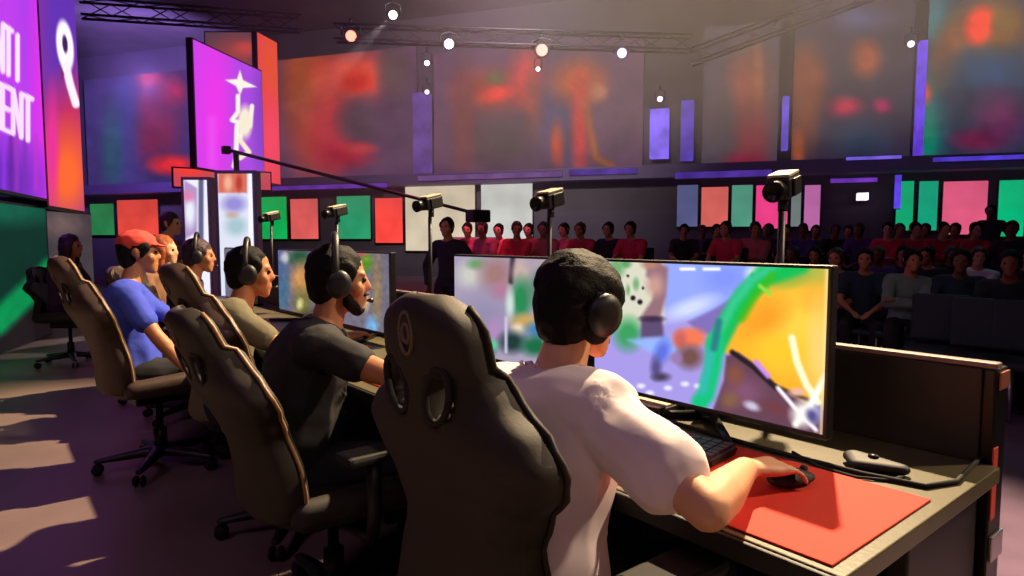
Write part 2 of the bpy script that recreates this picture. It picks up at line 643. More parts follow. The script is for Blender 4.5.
def person(name, label, loc, yaw, hip=0.54, torso=0.46, lean=15, side=0, slump=0.03, twist=0.0,
           head_fwd=0.05, head_up=0.155, head_yaw=0, head_pitch=0, head_roll=0,
           hands=None, elbows=None, feet=None, skin=SKIN_FAIR, shirt=None, sleeve='short', trousers=DARK_JEANS,
           shoes=SHOE, hair='short', hair_mat=HAIR_BLACK, beard=None, cap=None, k=1.0, girth=1.0, voxel=0.010, group=None,
           loose=0.0, shoulder_up=0.0, legs=True, seat=True, head_k=1.0, shoulder_w=0.172, sleeve_len=None, collar=0.0):
    """one continuous body; hair and clothes are its parts. hands/feet/elbow hints in world space"""
    root = thing(name, label, 'person', loc, yaw, group)
    inv = (Matrix.Translation(Vector(loc)) @ Matrix.Rotation(yaw, 4, 'Z')).inverted()
    a = math.radians(lean)
    H = Vector((0, 0, hip))
    sp = Vector((math.sin(a), math.sin(math.radians(side)), math.cos(a))).normalized()
    N = H + sp * torso * k
    up = sp
    tw = math.radians(twist)
    fw = Vector((math.cos(tw), math.sin(tw), -0.0))
    TR = basis(fw - up * fw.dot(up), up)
    ta = A(TR)
    back = TR @ Vector((-slump, 0, 0))
    waist = H + sp * torso * k * 0.34 + back * 0.7
    chest = H + sp * torso * k * 0.68 + back
    uch = H + sp * torso * k * 0.90 + back * 0.6
    g = girth * k
    Sh = {s: uch + TR @ Vector((0.0, s * shoulder_w * k, -0.012 + shoulder_up)) for s in (1, -1)}
    B = Blob()
    pe = (H + Vector((0, 0, 0.01)), (0.115 * g, 0.155 * g, 0.10 * k), ta)
    we = (waist, (0.098 * g, 0.132 * g, 0.10 * k), ta)
    ce = (chest, (0.108 * g, 0.158 * g, 0.11 * k), ta)
    ue = (uch, (0.080 * g, 0.150 * g, 0.055 * k), ta)
    B.hull(pe, we)
    B.hull(we, ce)
    B.hull(ce, ue)
    for s in (1, -1):
        B.hull(ue, (Sh[s], 0.056 * k))
    hd = Vector((math.sin(a * 0.5), 0, math.cos(a * 0.5)))
    Hc = N + Vector((0, 0, 1)) * head_up * k + (TR @ Vector((1, 0, 0))) * head_fwd * k
    HR = (Matrix.Rotation(math.radians(head_yaw), 3, 'Z') @ Matrix.Rotation(math.radians(head_pitch), 3, 'Y') @ Matrix.Rotation(math.radians(head_roll), 3, 'X'))
    B.hull((N - sp * 0.03, (0.062 * k, 0.066 * k, 0.05 * k)), (Hc + HR @ Vector((-0.022, 0, -0.075)) * k, 0.052 * k))
    B.hull((N - sp * 0.02, 0.058 * k), (Sh[1] + TR @ Vector((0, -0.05, 0.015)), 0.045 * k), (Sh[-1] + TR @ Vector((0, 0.05, 0.015)), 0.045 * k))
    hk = k * head_k
    head_blobs(B, Hc, HR, hk)
    l1, l2 = 0.285 * k, 0.255 * k
    arms = {}
    hands = hands or {}
    elbows = elbows or {}
    for s in (1, -1):
        if s in hands:
            hw = inv @ Vector(hands[s][0])
        else:
            hw = H + Vector((0.33, s * 0.10, 0.10))
        hint = inv.to_3x3() @ Vector(elbows[s]) if s in elbows else Vector((-0.2, s * 0.8, -0.7))
        el, wr = ik(Sh[s], hw, l1, l2, hint)
        arms[s] = (Sh[s], el, wr)
        B.hull((Sh[s], 0.054 * k), (Sh[s].lerp(el, 0.45), 0.046 * k), (el, 0.038 * k))
        B.hull((el, 0.039 * k), (el.lerp(wr, 0.3), 0.041 * k), (wr, 0.025 * k))
        hf = (wr - el).normalized()
        hu = Vector((0, 0, 1))
        ex = hands[s][1] if s in hands and len(hands[s]) > 1 else {}
        if 'fwd' in ex:
            hf = (inv.to_3x3() @ Vector(ex['fwd'])).normalized()
        if 'up' in ex:
            hu = inv.to_3x3() @ Vector(ex['up'])
        hand(B, wr + hf * 0.012, hf, hu, s, k, ex.get('curl', 20))
    legpts = {}
    for s in (1, -1):
        hj = H + TR @ Vector((0.0, s * 0.088 * k, -0.02))
        if feet and s in feet:
            ft = inv @ Vector(feet[s])
        elif seat:
            ft = Vector((0.46, s * 0.13, 0.075))
        else:
            ft = Vector((0.0, s * 0.10, 0.075))
        kn, an = ik(hj, ft, 0.43 * k, 0.42 * k, Vector((1, s * 0.15, 0.35)))
        legpts[s] = (hj, kn, an)
        B.hull((hj, 0.082 * g), (kn, 0.056 * k))
        B.hull((kn, 0.056 * k), (kn.lerp(an, 0.3) + Vector((-0.012, 0, 0)), 0.054 * k), (an, 0.036 * k))
        B.hull((an + Vector((-0.03, 0, -0.04)), 0.03 * k), (an + Vector((0.14, s * 0.02, -0.052)), (0.04 * k, 0.036 * k, 0.02 * k)))
    mesh_obj('body', B.mesh('body', voxel, 3), skin, root, True)
    # clothes
    if shirt is not None:
        C = Blob()
        o = 0.016 + loose

        def fat(e, d):
            return (e[0], tuple(x + d for x in e[1]), e[2])
        hem = (H + Vector((0, 0, 0.0)) - sp * 0.04, (0.118 * g + o + loose * .5, 0.158 * g + o + loose * .6, 0.06), ta)
        C.hull(hem, fat(we, o + loose * 0.8))
        C.hull(fat(we, o + loose * 0.8), fat(ce, o))
        C.hull(fat(ce, o), fat(ue, o * 0.8))
        for s in (1, -1):
            C.hull(fat(ue, o * 0.8), (Sh[s], 0.056 * k + o))
        C.hull((N - sp * (0.045 + collar), (0.068 * k, 0.075 * k, 0.03 * k)), (Sh[1] + TR @ Vector((0, -0.05, 0.012)), 0.045 * k + o), (Sh[-1] + TR @ Vector((0, 0.05, 0.012)), 0.045 * k + o))
        for s in (1, -1):
            sh, el, wr = arms[s]
            if sleeve == 'long':
                C.hull((sh, 0.056 * k + o), (el, 0.044 * k + o))
                C.hull((el, 0.044 * k + o), (wr.lerp(el, 0.06), 0.028 * k + o * 0.8))
            else:
                q = sh.lerp(el, sleeve_len or (0.58 + loose * 6))
                C.hull((sh, 0.056 * k + o * 0.55), (q, 0.045 * k + o * 0.7 + loose * 0.35))
        mesh_obj('shirt', C.mesh('shirt', voxel, 5, 0.012 + loose * 0.3, 9, 0.0, 30, seed=loc[0] + loc[1]), shirt, root, True)
    if trousers is not None:
        C = Blob()
        C.hull((H + Vector((0, 0, 0.02)), (0.115 * g + .012, 0.155 * g + .012, 0.085), ta), (H - sp * 0.03, (0.11 * g + .014, 0.15 * g + .014, 0.08), ta))
        for s in (1, -1):
            hj, kn, an = legpts[s]
            C.hull((hj, 0.082 * g + 0.018), (kn, 0.056 * k + 0.018))
            C.hull((kn, 0.056 * k + 0.018), (an + Vector((0, 0, 0.03)), 0.036 * k + 0.024))
        mesh_obj('trousers', C.mesh('trousers', voxel * 1.2, 4, 0.006, 10), trousers, root, True)
        for s in (1, -1):
            hj, kn, an = legpts[s]
            C = Blob()
            C.hull((an + Vector((-0.035, 0, -0.035)), (0.045, 0.042, 0.04)), (an + Vector((0.10, s * 0.015, -0.045)), (0.05, 0.046, 0.03)), (an + Vector((0.155, s * 0.02, -0.052)), (0.04, 0.04, 0.022)))
            mesh_obj('shoe', C.mesh('shoe', voxel, 3), shoes, root, True)
    if hair:
        mesh_obj('hair', hair_blob(hair, Hc, HR, hk).mesh('hair', min(voxel, 0.007), 3, 0.011 if hair == 'fluffy' else 0.005, 15 if hair == 'fluffy' else 18, 0.003 if hair == 'fluffy' else 0.0016, 60), hair_mat, root, True)
    if beard is not None:
        C = Blob()
        ra = A(HR)

        def E(x, y, z, rx, ry, rz):
            return (Hc + HR @ Vector((x * hk, y * hk, z * hk)), (rx * hk, ry * hk, rz * hk), ra)
        C.hull(E(0.064, 0, -0.098, 0.026, 0.034, 0.022), E(0.028, 0.052, -0.06, 0.018, 0.010, 0.03), E(0.028, -0.052, -0.06, 0.018, 0.010, 0.03))
        C.hull(E(0.09, 0.014, -0.044, 0.012, 0.018, 0.006), E(0.09, -0.014, -0.044, 0.012, 0.018, 0.006))
        mesh_obj('beard', C.mesh('beard', 0.006, 2, 0.003, 60), beard, root, True)
    if cap is not None:
        C = Blob()
        ra = A(HR)

        def E(x, y, z, rx, ry, rz):
            return (Hc + HR @ Vector((x * hk, y * hk, z * hk)), (rx * hk, ry * hk, rz * hk), ra)
        C.hull(E(-0.012, 0, 0.062, 0.106, 0.09, 0.075))
        C.hull(E(0.08, 0, 0.05, 0.03, 0.07, 0.008), E(0.115, 0, 0.042, 0.026, 0.05, 0.006))
        mesh_obj('cap', C.mesh('cap', 0.007, 2), cap, root, True)
    for s in (1, -1):
        bm = bmesh.new()
        bmesh.ops.create_uvsphere(bm, u_segments=10, v_segments=8, radius=0.010 * hk)
        bm.transform(Matrix.Translation(Hc + HR @ Vector((0.081, s * 0.031, 0.008)) * hk))
        obj('eye', bm, eye_mat(), root, True)
    root_m = Matrix.Translation(Vector(loc)) @ Matrix.Rotation(yaw, 4, 'Z')
    return root, root_m @ (Matrix.Translation(Hc) @ HR.to_4x4()), {s: tuple(root_m @ p for p in arms[s]) for s in arms}


def headset(label, HM, group=None, k=1.0, r=0.108, mic=True, accent=None, band_up=0.02):
    """over-ear gaming headset on a head whose frame is HM"""
    loc = HM.translation
    t = bpy.data.objects.new('headset', None)
    t.empty_display_size = 0.05
    link(t)
    t.matrix_world = HM
    tag(t, label, 'headset', group)
    pts = [Vector((-0.01, r * k * math.cos(q), band_up + (r + 0.035) * k * math.sin(q))) for q in np.linspace(0.05, PI - 0.05, 17)]
    bm = bmesh.new()
    add_tube(bm, pts, 0.008 * k, 8)
    bm.transform(Matrix.Scale(1.6, 4, (1, 0, 0)))
    obj('headband', bm, PLASTIC, t, True)
    for s in (1, -1):
        c = lathe([(0, 0.0), (0.030, 0.0), (0.040, 0.006), (0.042, 0.018), (0.036, 0.030), (0.02, 0.034), (0, 0.034)], 18)
        c.transform(Matrix.Translation((-0.004, s * (r - 0.022) * k, -0.004)) @ Matrix.Rotation(-s * PI / 2, 4, 'X') @ Matrix.Scale(1.15, 4, (0, 1, 0)))
        e = obj('ear_cup', c, PLASTIC, t, True)
        if accent:
            d = lathe([(0, 0.0), (0.022, 0.0), (0.022, 0.003), (0, 0.003)], 16)
            d.transform(Matrix.Translation((-0.004, s * (r + 0.011) * k, -0.004)) @ Matrix.Rotation(-s * PI / 2, 4, 'X'))
            obj('cup_badge', d, accent, e, True)
    if mic:
        bm = tube([(0.01, r * k, -0.03), (0.05, (r + .004) * k, -0.06), (0.10, 0.055, -0.07), (0.115, 0.03, -0.068)], [0.004, 0.004, 0.004, 0.009], 8)
        obj('microphone_boom', bm, PLASTIC, t, True)
    return t


# ------------------------------------------------------------------ gaming chair
HW = [(0, .205), (.10, .225), (.20, .220), (.36, .190), (.46, .222), (.55, .275), (.61, .288), (.67, .256), (.74, .186), (.80, .150), (.90, .142), (.955, .118), (.985, .08), (1.0, .045)]


def hw_at(v):
    for (a, x), (b, y) in zip(HW, HW[1:]):
        if v <= b:
            f = (v - a) / (b - a)
            f = f * f * (3 - 2 * f)
            return x + (y - x) * f
    return HW[-1][1]


def backrest_mesh(ht=0.74, nu=22, nv=38):
    bm = bmesh.new()
    fr, bk = {}, {}
    for j in range(nv + 1):
        v = j / nv
        v = v if v < 0.9 else 0.9 + (v - 0.9)
        h = hw_at(v)
        for i in range(nu + 1):
            t = -1 + 2 * i / nu
            y = t * h
            wing = abs(t) ** 3
            curve = 0.035 * math.sin(PI * min(1, v * 1.6)) - 0.02 * max(0, v - .75) / .25
            xf = 0.028 + 0.058 * wing * (1 if v < .8 else 0.45) + curve
            xb = -0.038 + 0.050 * wing * (1 if v < .8 else 0.6) + curve
            z = v * ht
            if v > 0.93:
                q = (v - 0.93) / 0.07
                xf -= 0.02 * q * q
                xb += 0.02 * q * q
            fr[i, j] = bm.verts.new((xf, y, z))
            bk[i, j] = bm.verts.new((xb, y, z))

    def hole(i, j):
        t = -1 + 2 * (i + .5) / nu
        v = (j + .5) / nv
        y = t * hw_at(v)
        z = v * ht
        for s in (1, -1):
            dy = (y * s - 0.070 - (z - 0.565) * 0.25)
            dz = z - 0.555
            if (dy / 0.026) ** 2 + (dz / 0.042) ** 2 < 1:
                return True
        return False
    keep = {(i, j) for i in range(nu) for j in range(nv) if not hole(i, j)}
    for i, j in keep:
        bm.faces.new((fr[i, j], fr[i + 1, j], fr[i + 1, j + 1], fr[i, j + 1]))
        bm.faces.new((bk[i, j], bk[i, j + 1], bk[i + 1, j + 1], bk[i + 1, j]))
        for (di, dj, a, b) in ((-1, 0, (i, j), (i, j + 1)), (1, 0, (i + 1, j + 1), (i + 1, j)), (0, -1, (i + 1, j), (i, j)), (0, 1, (i, j + 1), (i + 1, j + 1))):
            if (i + di, j + dj) not in keep:
                bm.faces.new((fr[a], fr[b], bk[b], bk[a]))
    for v in [v for v in bm.verts if not v.link_faces]:
        bm.verts.remove(v)
    bmesh.ops.recalc_face_normals(bm, faces=bm.faces)
    me = bpy.data.meshes.new('backrest')
    bm.to_mesh(me)
    bm.free()
    return me


def edge_line(ht, s, z0=0.02, z1=0.97, n=34):
    pts = []
    for j in range(n):
        v = z0 + (z1 - z0) * j / (n - 1)
        curve = 0.035 * math.sin(PI * min(1, v * 1.6)) - 0.02 * max(0, v - .75) / .25
        pts.append(Vector((0.05 * (1 if v < .8 else .5) + curve + 0.012, s * (hw_at(v) + 0.001), v * ht)))
    return pts


BACK_ME = backrest_mesh()


def seat_mesh():
    B = Blob()
    B.hull((Vector((0.02, 0, 0.0)), (0.05, 0.22, 0.045)), (Vector((0.44, 0, 0.015)), (0.06, 0.24, 0.045)))
    for s in (1, -1):
        B.hull((Vector((0.03, s * 0.215, 0.03)), (0.05, 0.045, 0.05)), (Vector((0.28, s * 0.245, 0.045)), (0.06, 0.05, 0.055)), (Vector((0.45, s * 0.235, 0.02)), (0.05, 0.05, 0.045)))
    return B.mesh('seat', 0.012, 4)


SEAT_ME = seat_mesh()


def gaming_chair(label, loc, yaw, recline=8, seat_h=0.44, m=LEATHER, scale_back=1.0, mark=True, arms=True, group='gaming chairs along the desks', trim=None):
    """root on the floor under the gas lift, facing +x"""
    t = thing('gaming_chair', label, 'chair', loc, yaw, group)
    b = mesh_obj('backrest', BACK_ME.copy(), m, t, True)
    b.location = (-0.24, 0, seat_h + 0.0)
    b.rotation_euler = (0, -math.radians(recline), 0)
    b.scale = (1, 1, scale_back)
    sub = b.modifiers.new('round', 'SUBSURF')
    sub.levels = sub.render_levels = 1
    ht = 0.74
    for s in (1, -1):
        obj('edge_tube', tube(edge_line(ht, s), 0.006, 6), trim or m, b, True)
        ring = [Vector((-0.034 + 0.035 * math.sin(PI * 1.0) * 0, s * (0.070 + 0.037 * math.cos(q) + 0.25 * 0.05 * math.sin(q)), 0.558 + 0.053 * math.sin(q))) for q in np.linspace(0, 2 * PI, 21)]
        obj('strap_slot_rim', tube(ring, 0.007, 6), RUBBER, b, True)
    if mark:
        B = bmesh.new()
        for (cy, cz, ry, rz_) in ((0.0, 0.668, 0.022, 0.040), (0.0, 0.668, 0.012, 0.018)):
            add_tube(B, [Vector((-0.050, cy + ry * math.cos(q), cz + rz_ * math.sin(q))) for q in np.linspace(0, 2 * PI, 21)], 0.004, 6)
        e = obj('emblem', B, mat('grey_thread', (104, 88, 74), 0.6), b, True)
        e['label'] = 'grey oval emblem on the headrest'
    s_ = mesh_obj('seat', SEAT_ME.copy(), m, t, True)
    s_.location = (-0.21, 0, seat_h)
    obj('tilt_plate', rbox(-0.14, 0.14, -0.10, 0.10, seat_h - 0.085, seat_h - 0.035, 0.01), SATIN, t)
    obj('gas_lift', lathe([(0, 0.07), (0.034, 0.07), (0.034, 0.22), (0.018, 0.225), (0.018, seat_h - 0.06), (0, seat_h - 0.06)], 16), SATIN, t, True)
    B = Blob()
    for k in range(5):
        a = 2 * PI * k / 5 + 0.3
        B.hull((Vector((0, 0, 0.10)), (0.045, 0.045, 0.035)), (Vector((0.30 * math.cos(a), 0.30 * math.sin(a), 0.075)), (0.022, 0.022, 0.014)))
    mesh_obj('base', B.mesh('base', 0.010, 2), PLASTIC, t, True)
    for k in range(5):
        a = 2 * PI * k / 5 + 0.3
        c = bmesh.new()
        for s in (1, -1):
            q = lathe([(0, -0.009), (0.024, -0.009), (0.029, 0), (0.024, 0.009), (0, 0.009)], 14)
            q.transform(Matrix.Translation((0.30 * math.cos(a), 0.30 * math.sin(a), 0.029)) @ Matrix.Rotation(a, 4, 'Z') @ Matrix.Translation((0, s * 0.017, 0)) @ Matrix.Rotation(PI / 2, 4, 'X'))
            me = bpy.data.meshes.new('x')
            q.to_mesh(me)
            q.free()
            c.from_mesh(me)
            bpy.data.meshes.remove(me)
        obj('caster', c, RUBBER, t, True)
    for s in (1, -1) if arms else ():
        bm = bmesh.new()
        add_tube(bm, [(-0.02, s * 0.16, seat_h - 0.06), (-0.02, s * 0.31, seat_h - 0.05), (-0.02, s * 0.325, seat_h + 0.03), (-0.02, s * 0.325, seat_h + 0.20)], [0.02, 0.02, 0.022, 0.024], 8)
        a = obj('armrest', bm, PLASTIC, t, True)
        obj('arm_pad', rbox(-0.12, 0.14, s * 0.325 - 0.05, s * 0.325 + 0.05, seat_h + 0.195, seat_h + 0.225, 0.012), RUBBER, a)
    return t

# ================================================================== THE SETTING
FLOOR_STAGE = mat('stage_floor_vinyl', (122, 104, 98), 0.42, vary=0.2, scale=1.2, bump=0.08, bump_scale=60)
FLOOR_HALL = mat('hall_carpet', (92, 70, 96), 0.9, vary=0.25, scale=2.5)
WALL_DARK = mat('hall_wall_paint', (86, 78, 86), 0.85, vary=0.2, scale=0.6)
CEIL = mat('ceiling_black', (96, 90, 92), 0.9, vary=0.2, scale=0.8)
HALL_Z = -0.15


def struct(name, bm, m):
    return tag(obj(name, bm, m), kind='structure')


def prism(pts, z0, z1):
    bm = bmesh.new()
    a = [bm.verts.new((p[0], p[1], z0)) for p in pts]
    b = [bm.verts.new((p[0], p[1], z1)) for p in pts]
    bm.faces.new(a[::-1])
    bm.faces.new(b)
    n = len(pts)
    for i in range(n):
        bm.faces.new((a[i], a[(i + 1) % n], b[(i + 1) % n], b[i]))
    return bm


def wall_z(px):
    return 20.0 / (1 + 0.327 * (px - 512) / FPX)


def wallpt(px, h, off=0.0):
    p = ground(px, wall_z(px), h)
    return p + WN * off


_a, _b = ground(-150, wall_z(-150)), ground(1200, wall_z(1200))
WD = (_b - _a).normalized()                       # along the back wall, toward the right
WN = Vector((WD.y, -WD.x, 0))
if WN.dot(FWD) > 0:
    WN = -WN                                      # out of the wall, toward the stage


def wall_box(px0, px1, h0, h1, d0, d1):
    """a box on the back wall between two sight lines"""
    p0, p1 = wallpt(px0, 0), wallpt(px1, 0)
    bm = bmesh.new()
    vs = []
    for p in (p0, p1):
        for d in (d0, d1):
            for h in (h0, h1):
                q = p + WN * d
                vs.append(bm.verts.new((q.x, q.y, h)))
    for f in ((0, 1, 3, 2), (4, 6, 7, 5), (0, 4, 5, 1), (2, 3, 7, 6), (0, 2, 6, 4), (1, 5, 7, 3)):
        bm.faces.new([vs[i] for i in f])
    return bm


def hgt(px, py, z=None):
    """height of what is seen at a pixel on the back wall (or z metres down the hall)"""
    return at(px, py, wall_z(px) if z is None else z).z


struct('floor', box(-9, 2.35, -6, 30, -0.3, 0.0), FLOOR_STAGE)
struct('floor_hall', box(2.352, 34, -14, 34, -0.4, HALL_Z), FLOOR_HALL)
struct('trim_1', rbox(2.30, 2.36, -6, 30, -0.14, 0.012, 0.006), mat('stage_edge_strip', (130, 96, 110), 0.4, 0.3))
struct('wall_back', wall_box(-420, 1500, -0.4, 9.0, -0.3, 0.0), WALL_DARK)
struct('ceiling', prism([(-9, -14), (34, -14), (34, 34), (-9, 34)], 8.2, 8.4), CEIL)
struct('wall_left', prism([(-9.2, -6), (-9, -6), (-9, 30), (-9.2, 30)], -0.3, 8.2), WALL_DARK)
struct('floor_platform', prism([tuple((ground(380, 9.6))[:2]), tuple((ground(1130, 9.0))[:2]), tuple((ground(1130, 12.9))[:2]), tuple((ground(380, 19.0))[:2])], HALL_Z, 0.22), mat('platform_carpet', (60, 48, 60), 0.9))
# the mezzanine band that runs along the back wall over the lit panels
struct('trim_2', wall_box(-120, 1250, 2.95, 3.30, 0.0, 0.75), mat('mezzanine_fascia', (92, 74, 112), 0.6))

# ------------------------------------------------------------------ LED murals above the mezzanine
SCREEN_DIM = display_mat('mural_display', 1.0)


def vivid(paint, a):
    paint(a)
    g = a.C.mean(axis=-1, keepdims=True)
    a.C = (g + (a.C - g) * 1.35) * 0.92


def mural(label, x0, x1, h0, h1, paint, base, nu=60, nv=60, name='led_mural', off=0.16, m=None, group='art panels along the back wall'):
    t = thing(name, label, 'screen', wallpt((x0 + x1) / 2, h0, 0.08), 0, group)
    me = picture_mesh('picture', wallpt(x0, h1, off) - t.location, wallpt(x1, h1, off) - t.location, wallpt(x0, h0, off) - t.location, 2, 2, lambda a: None, base)
    bpy.data.meshes.remove(me)
    me = picture_mesh('picture', wallpt(x0, h1, off), wallpt(x1, h1, off), wallpt(x0, h0, off), nu, nv, lambda a: vivid(paint, a), base)
    me.transform(Matrix.Translation(-t.location))
    mesh_obj('picture', me, m or SCREEN_DIM, t)
    bm = wall_box(x0, x1, h0 - 0.02, h1 + 0.02, 0.02, off - 0.01)
    bm.transform(Matrix.Translation(-t.location))
    obj('housing', bm, WALL_DARK, t)
    return t


def m_left(a):
    a.ell(150, 92, 26, 40, (112, 42, 62), 0.6).ell(147, 78, 13, 8, (180, 70, 66), 0.5, 20).ell(172, 92, 12, 12, (172, 52, 70), 0.6)
    a.ell(155, 130, 22, 30, (116, 44, 66), 0.6).ell(125, 110, 12, 60, (70, 72, 130), 0.6).ell(112, 150, 10, 40, (52, 84, 104), 0.6)
    a.ell(172, 165, 20, 9, (222, 62, 56), 0.5).grain(0.12, 0.12, 1)


def m_orange(a):
    a.ell(315, 105, 28, 65, (164, 74, 54), 0.5).ell(300, 80, 16, 40, (150, 82, 52), 0.6).ell(356, 76, 34, 24, (206, 92, 74), 0.5)
    a.ell(357, 82, 14, 10, (186, 62, 46), 0.5).ell(330, 135, 18, 36, (170, 70, 74), 0.6).ell(362, 122, 22, 22, (86, 70, 78), 0.5)
    a.ell(345, 155, 24, 12, (150, 44, 58), 0.6).ell(360, 148, 14, 5, (176, 74, 76), 0.6).ell(400, 110, 18, 50, (80, 62, 80), 0.5).ell(394, 70, 14, 24, (92, 76, 74), 0.6)
    a.grain(0.10, 0.12, 2)


def m_beast(a):
    a.ell(490, 92, 32, 20, (150, 70, 48), 0.6).ell(498, 94, 16, 7, (204, 72, 54), 0.5, -10).ell(496, 78, 10, 6, (92, 92, 56), 0.6)
    a.ell(527, 78, 16, 26, (190, 74, 70), 0.5).ell(534, 98, 8, 30, (150, 84, 70), 0.6).ell(498, 140, 36, 26, (74, 64, 66), 0.5).ell(464, 120, 10, 50, (112, 66, 64), 0.6)
    a.ell(560, 110, 18, 48, (76, 70, 96), 0.6).ell(578, 82, 24, 20, (176, 92, 52), 0.6).ell(580, 125, 8, 42, (190, 70, 68), 0.6).ell(557, 145, 6, 20, (176, 82, 62), 0.6)
    a.line([(584, 100), (596, 158), (612, 166)], 6, (150, 90, 56), 3).ell(598, 92, 8, 8, (170, 120, 96), 0.6).grain(0.10, 0.12, 3)


def m_rust(a):
    a.ell(750, 90, 22, 40, (112, 70, 62), 0.6).ell(742, 86, 13, 20, (140, 82, 74), 0.6).ell(758, 78, 5, 34, (140, 92, 72), 0.6).ell(752, 140, 16, 30, (118, 54, 62), 0.6)
    a.ell(716, 120, 16, 44, (76, 66, 74), 0.6).ell(745, 160, 18, 8, (120, 42, 60), 0.6).grain(0.10, 0.12, 4)


def m_dusk(a):
    a.ell(806, 80, 18, 30, (142, 76, 52), 0.6).ell(804, 110, 14, 40, (110, 66, 54), 0.6).ell(798, 148, 6, 16, (150, 84, 54), 0.6)
    a.ell(866, 58, 14, 18, (146, 80, 60), 0.5).ell(846, 108, 15, 10, (172, 52, 80), 0.6).ell(882, 106, 9, 7, (150, 42, 92), 0.6).ell(860, 135, 26, 18, (40, 56, 76), 0.6)
    a.ell(860, 20, 24, 12, (70, 74, 104), 0.7).grain(0.12, 0.12, 5)


def m_flame(a):
    a.ell(936, 20, 14, 24, (48, 104, 110), 0.6).ell(930, 120, 16, 60, (44, 92, 96), 0.5).ell(948, 52, 16, 34, (118, 76, 56), 0.5, 15).ell(922, 94, 9, 12, (196, 88, 72), 0.5)
    a.ell(992, 26, 34, 26, (140, 88, 48), 0.5).ell(979, 26, 13, 18, (252, 78, 54), 0.4, 15).ell(1005, 22, 12, 14, (112, 84, 44), 0.5).ell(992, 72, 42, 20, (30, 66, 96), 0.6)
    a.ell(990, 98, 40, 10, (36, 44, 70), 0.6).ell(1000, 118, 24, 26, (98, 48, 84), 0.6).ell(976, 140, 22, 10, (110, 40, 74), 0.6).ell(928, 138, 8, 26, (24, 120, 98), 0.6)
    a.grain(0.12, 0.12, 6)


mural('dark violet art panel with red marks at the far left of the back wall', 95, 200, 3.34, 7.3, m_left, (66, 54, 104))
mural('art panel with a big orange shape beside the magenta screen', 284, 420, 3.34, 7.3, m_orange, (92, 68, 92))
mural('brown art panel with an orange streak over the white booth', 437, 642, 3.34, 7.0, m_beast, (94, 70, 88), 90, 60)
mural('dim rust brown art panel right of the glowing violet columns', 700, 774, 3.34, 7.0, m_rust, (70, 64, 76))
mural('dark art panel with copper and crimson spots near the pink column', 788, 904, 3.34, 7.6, m_dusk, (52, 46, 62))
mural('teal and flame art panel at the far right of the back wall', 917, 1050, 3.34, 8.1, m_flame, (46, 56, 74), 70, 70)


# ------------------------------------------------------------------ coloured light panels under the mezzanine
def light_panel(label, x0, x1, y0, y1, rgb, group='coloured light panels under the mezzanine', name='lightbox'):
    h0, h1 = hgt((x0 + x1) / 2, y1), hgt((x0 + x1) / 2, y0)
    t = thing(name, label, 'lightbox', wallpt((x0 + x1) / 2, h0, 0.05), 0, group)
    for nm, d0, d1, gx, m in (('frame', 0.02, 0.10, 0.0, PLASTIC), ('diffuser', 0.10, 0.14, 0.8, glow('panel_%d_%d_%d' % rgb, rgb, 1.0, 0.16, 0.9))):
        g = 0.04 if nm == 'diffuser' else 0
        bm = wall_box(x0 + gx, x1 - gx, h0 + g, h1 - g, d0, d1)
        bm.transform(Matrix.Translation(-t.location))
        obj(nm, bm, m, t)
    return t


for a in (
    ('green light panel behind the blue-shirted person', 94, 118, 203, 236, (40, 120, 70)),
    ('wide red light panel behind the blue-shirted person', 121, 162, 199, 236, (226, 72, 62)),
    ('bright green light panel next to the lit totems', 262, 290, 196, 240, (18, 168, 82)),
    ('salmon light panel between two green ones at left', 293, 321, 198, 240, (220, 92, 88)),
    ('soft green light panel left of the bright red one', 339, 373, 195, 240, (44, 150, 104)),
    ('bright red light panel beside the white booth', 377, 405, 197, 244, (255, 74, 66)),
    ('slate blue light panel at the left end of the middle row', 676, 698, 184, 228, (84, 88, 130)),
    ('orange light panel at the left of the middle row', 700, 728, 186, 228, (214, 100, 92)),
    ('sage green light panel between orange and hot pink', 730, 752, 184, 228, (82, 150, 128)),
    ('hot pink light panel behind the large stand camera', 754, 787, 184, 230, (240, 66, 138)),
    ('narrow grey light panel just right of the hot pink one', 789, 800, 186, 228, (112, 122, 122)),
    ('lilac light panel right of the large stand camera', 802, 819, 184, 232, (186, 104, 164)),
    ('narrow jade light panel beside the violet upright tube', 893, 911, 180, 232, (20, 166, 112)),
    ('jade light panel left of the pink one at right', 915, 935, 180, 232, (22, 160, 124)),
    ('large pink light panel between jade panels at right', 939, 984, 180, 236, (226, 92, 130)),
    ('bright jade light panel behind the standing silhouette', 994, 1021, 179, 238, (10, 182, 122)),
    ('rose light panel cut by the right edge of the view', 1024, 1050, 178, 238, (224, 100, 122)),
):
    light_panel(*a)

# the white booth, two backlit panes
light_panel('cream backlit booth pane with faint shelf shapes, left half', 407, 477, 183, 252, (214, 198, 172), 'backlit booth panes', 'booth_pane')
light_panel('white backlit booth pane behind the red crowd, right half', 482, 534, 183, 252, (206, 206, 200), 'backlit booth panes', 'booth_pane')

# violet LED lines along the mezzanine
def wall_light(name, label, cat, px0, px1, y0, y1, rgb, st=1.0, off=0.76, depth=0.06, group=None):
    t = thing(name, label, cat, wallpt((px0 + px1) / 2, hgt((px0 + px1) / 2, y1), off), 0, group)
    h0, h1 = hgt((px0 + px1) / 2, y1), hgt((px0 + px1) / 2, y0)
    bm = wall_box(px0, px1, h0, h1, off + 0.02, off + depth)
    bm.transform(Matrix.Translation(-t.location))
    obj('tube', bm, glow('tube_%d_%d_%d_%.1f' % (rgb + (st,)), rgb, st, 0.35, 2.0), t)
    bm = wall_box(px0 - 0.4, px1 + 0.4, h0 - 0.02, h1 + 0.02, off, off + 0.018)
    bm.transform(Matrix.Translation(-t.location))
    obj('channel', bm, PLASTIC, t)
    return t


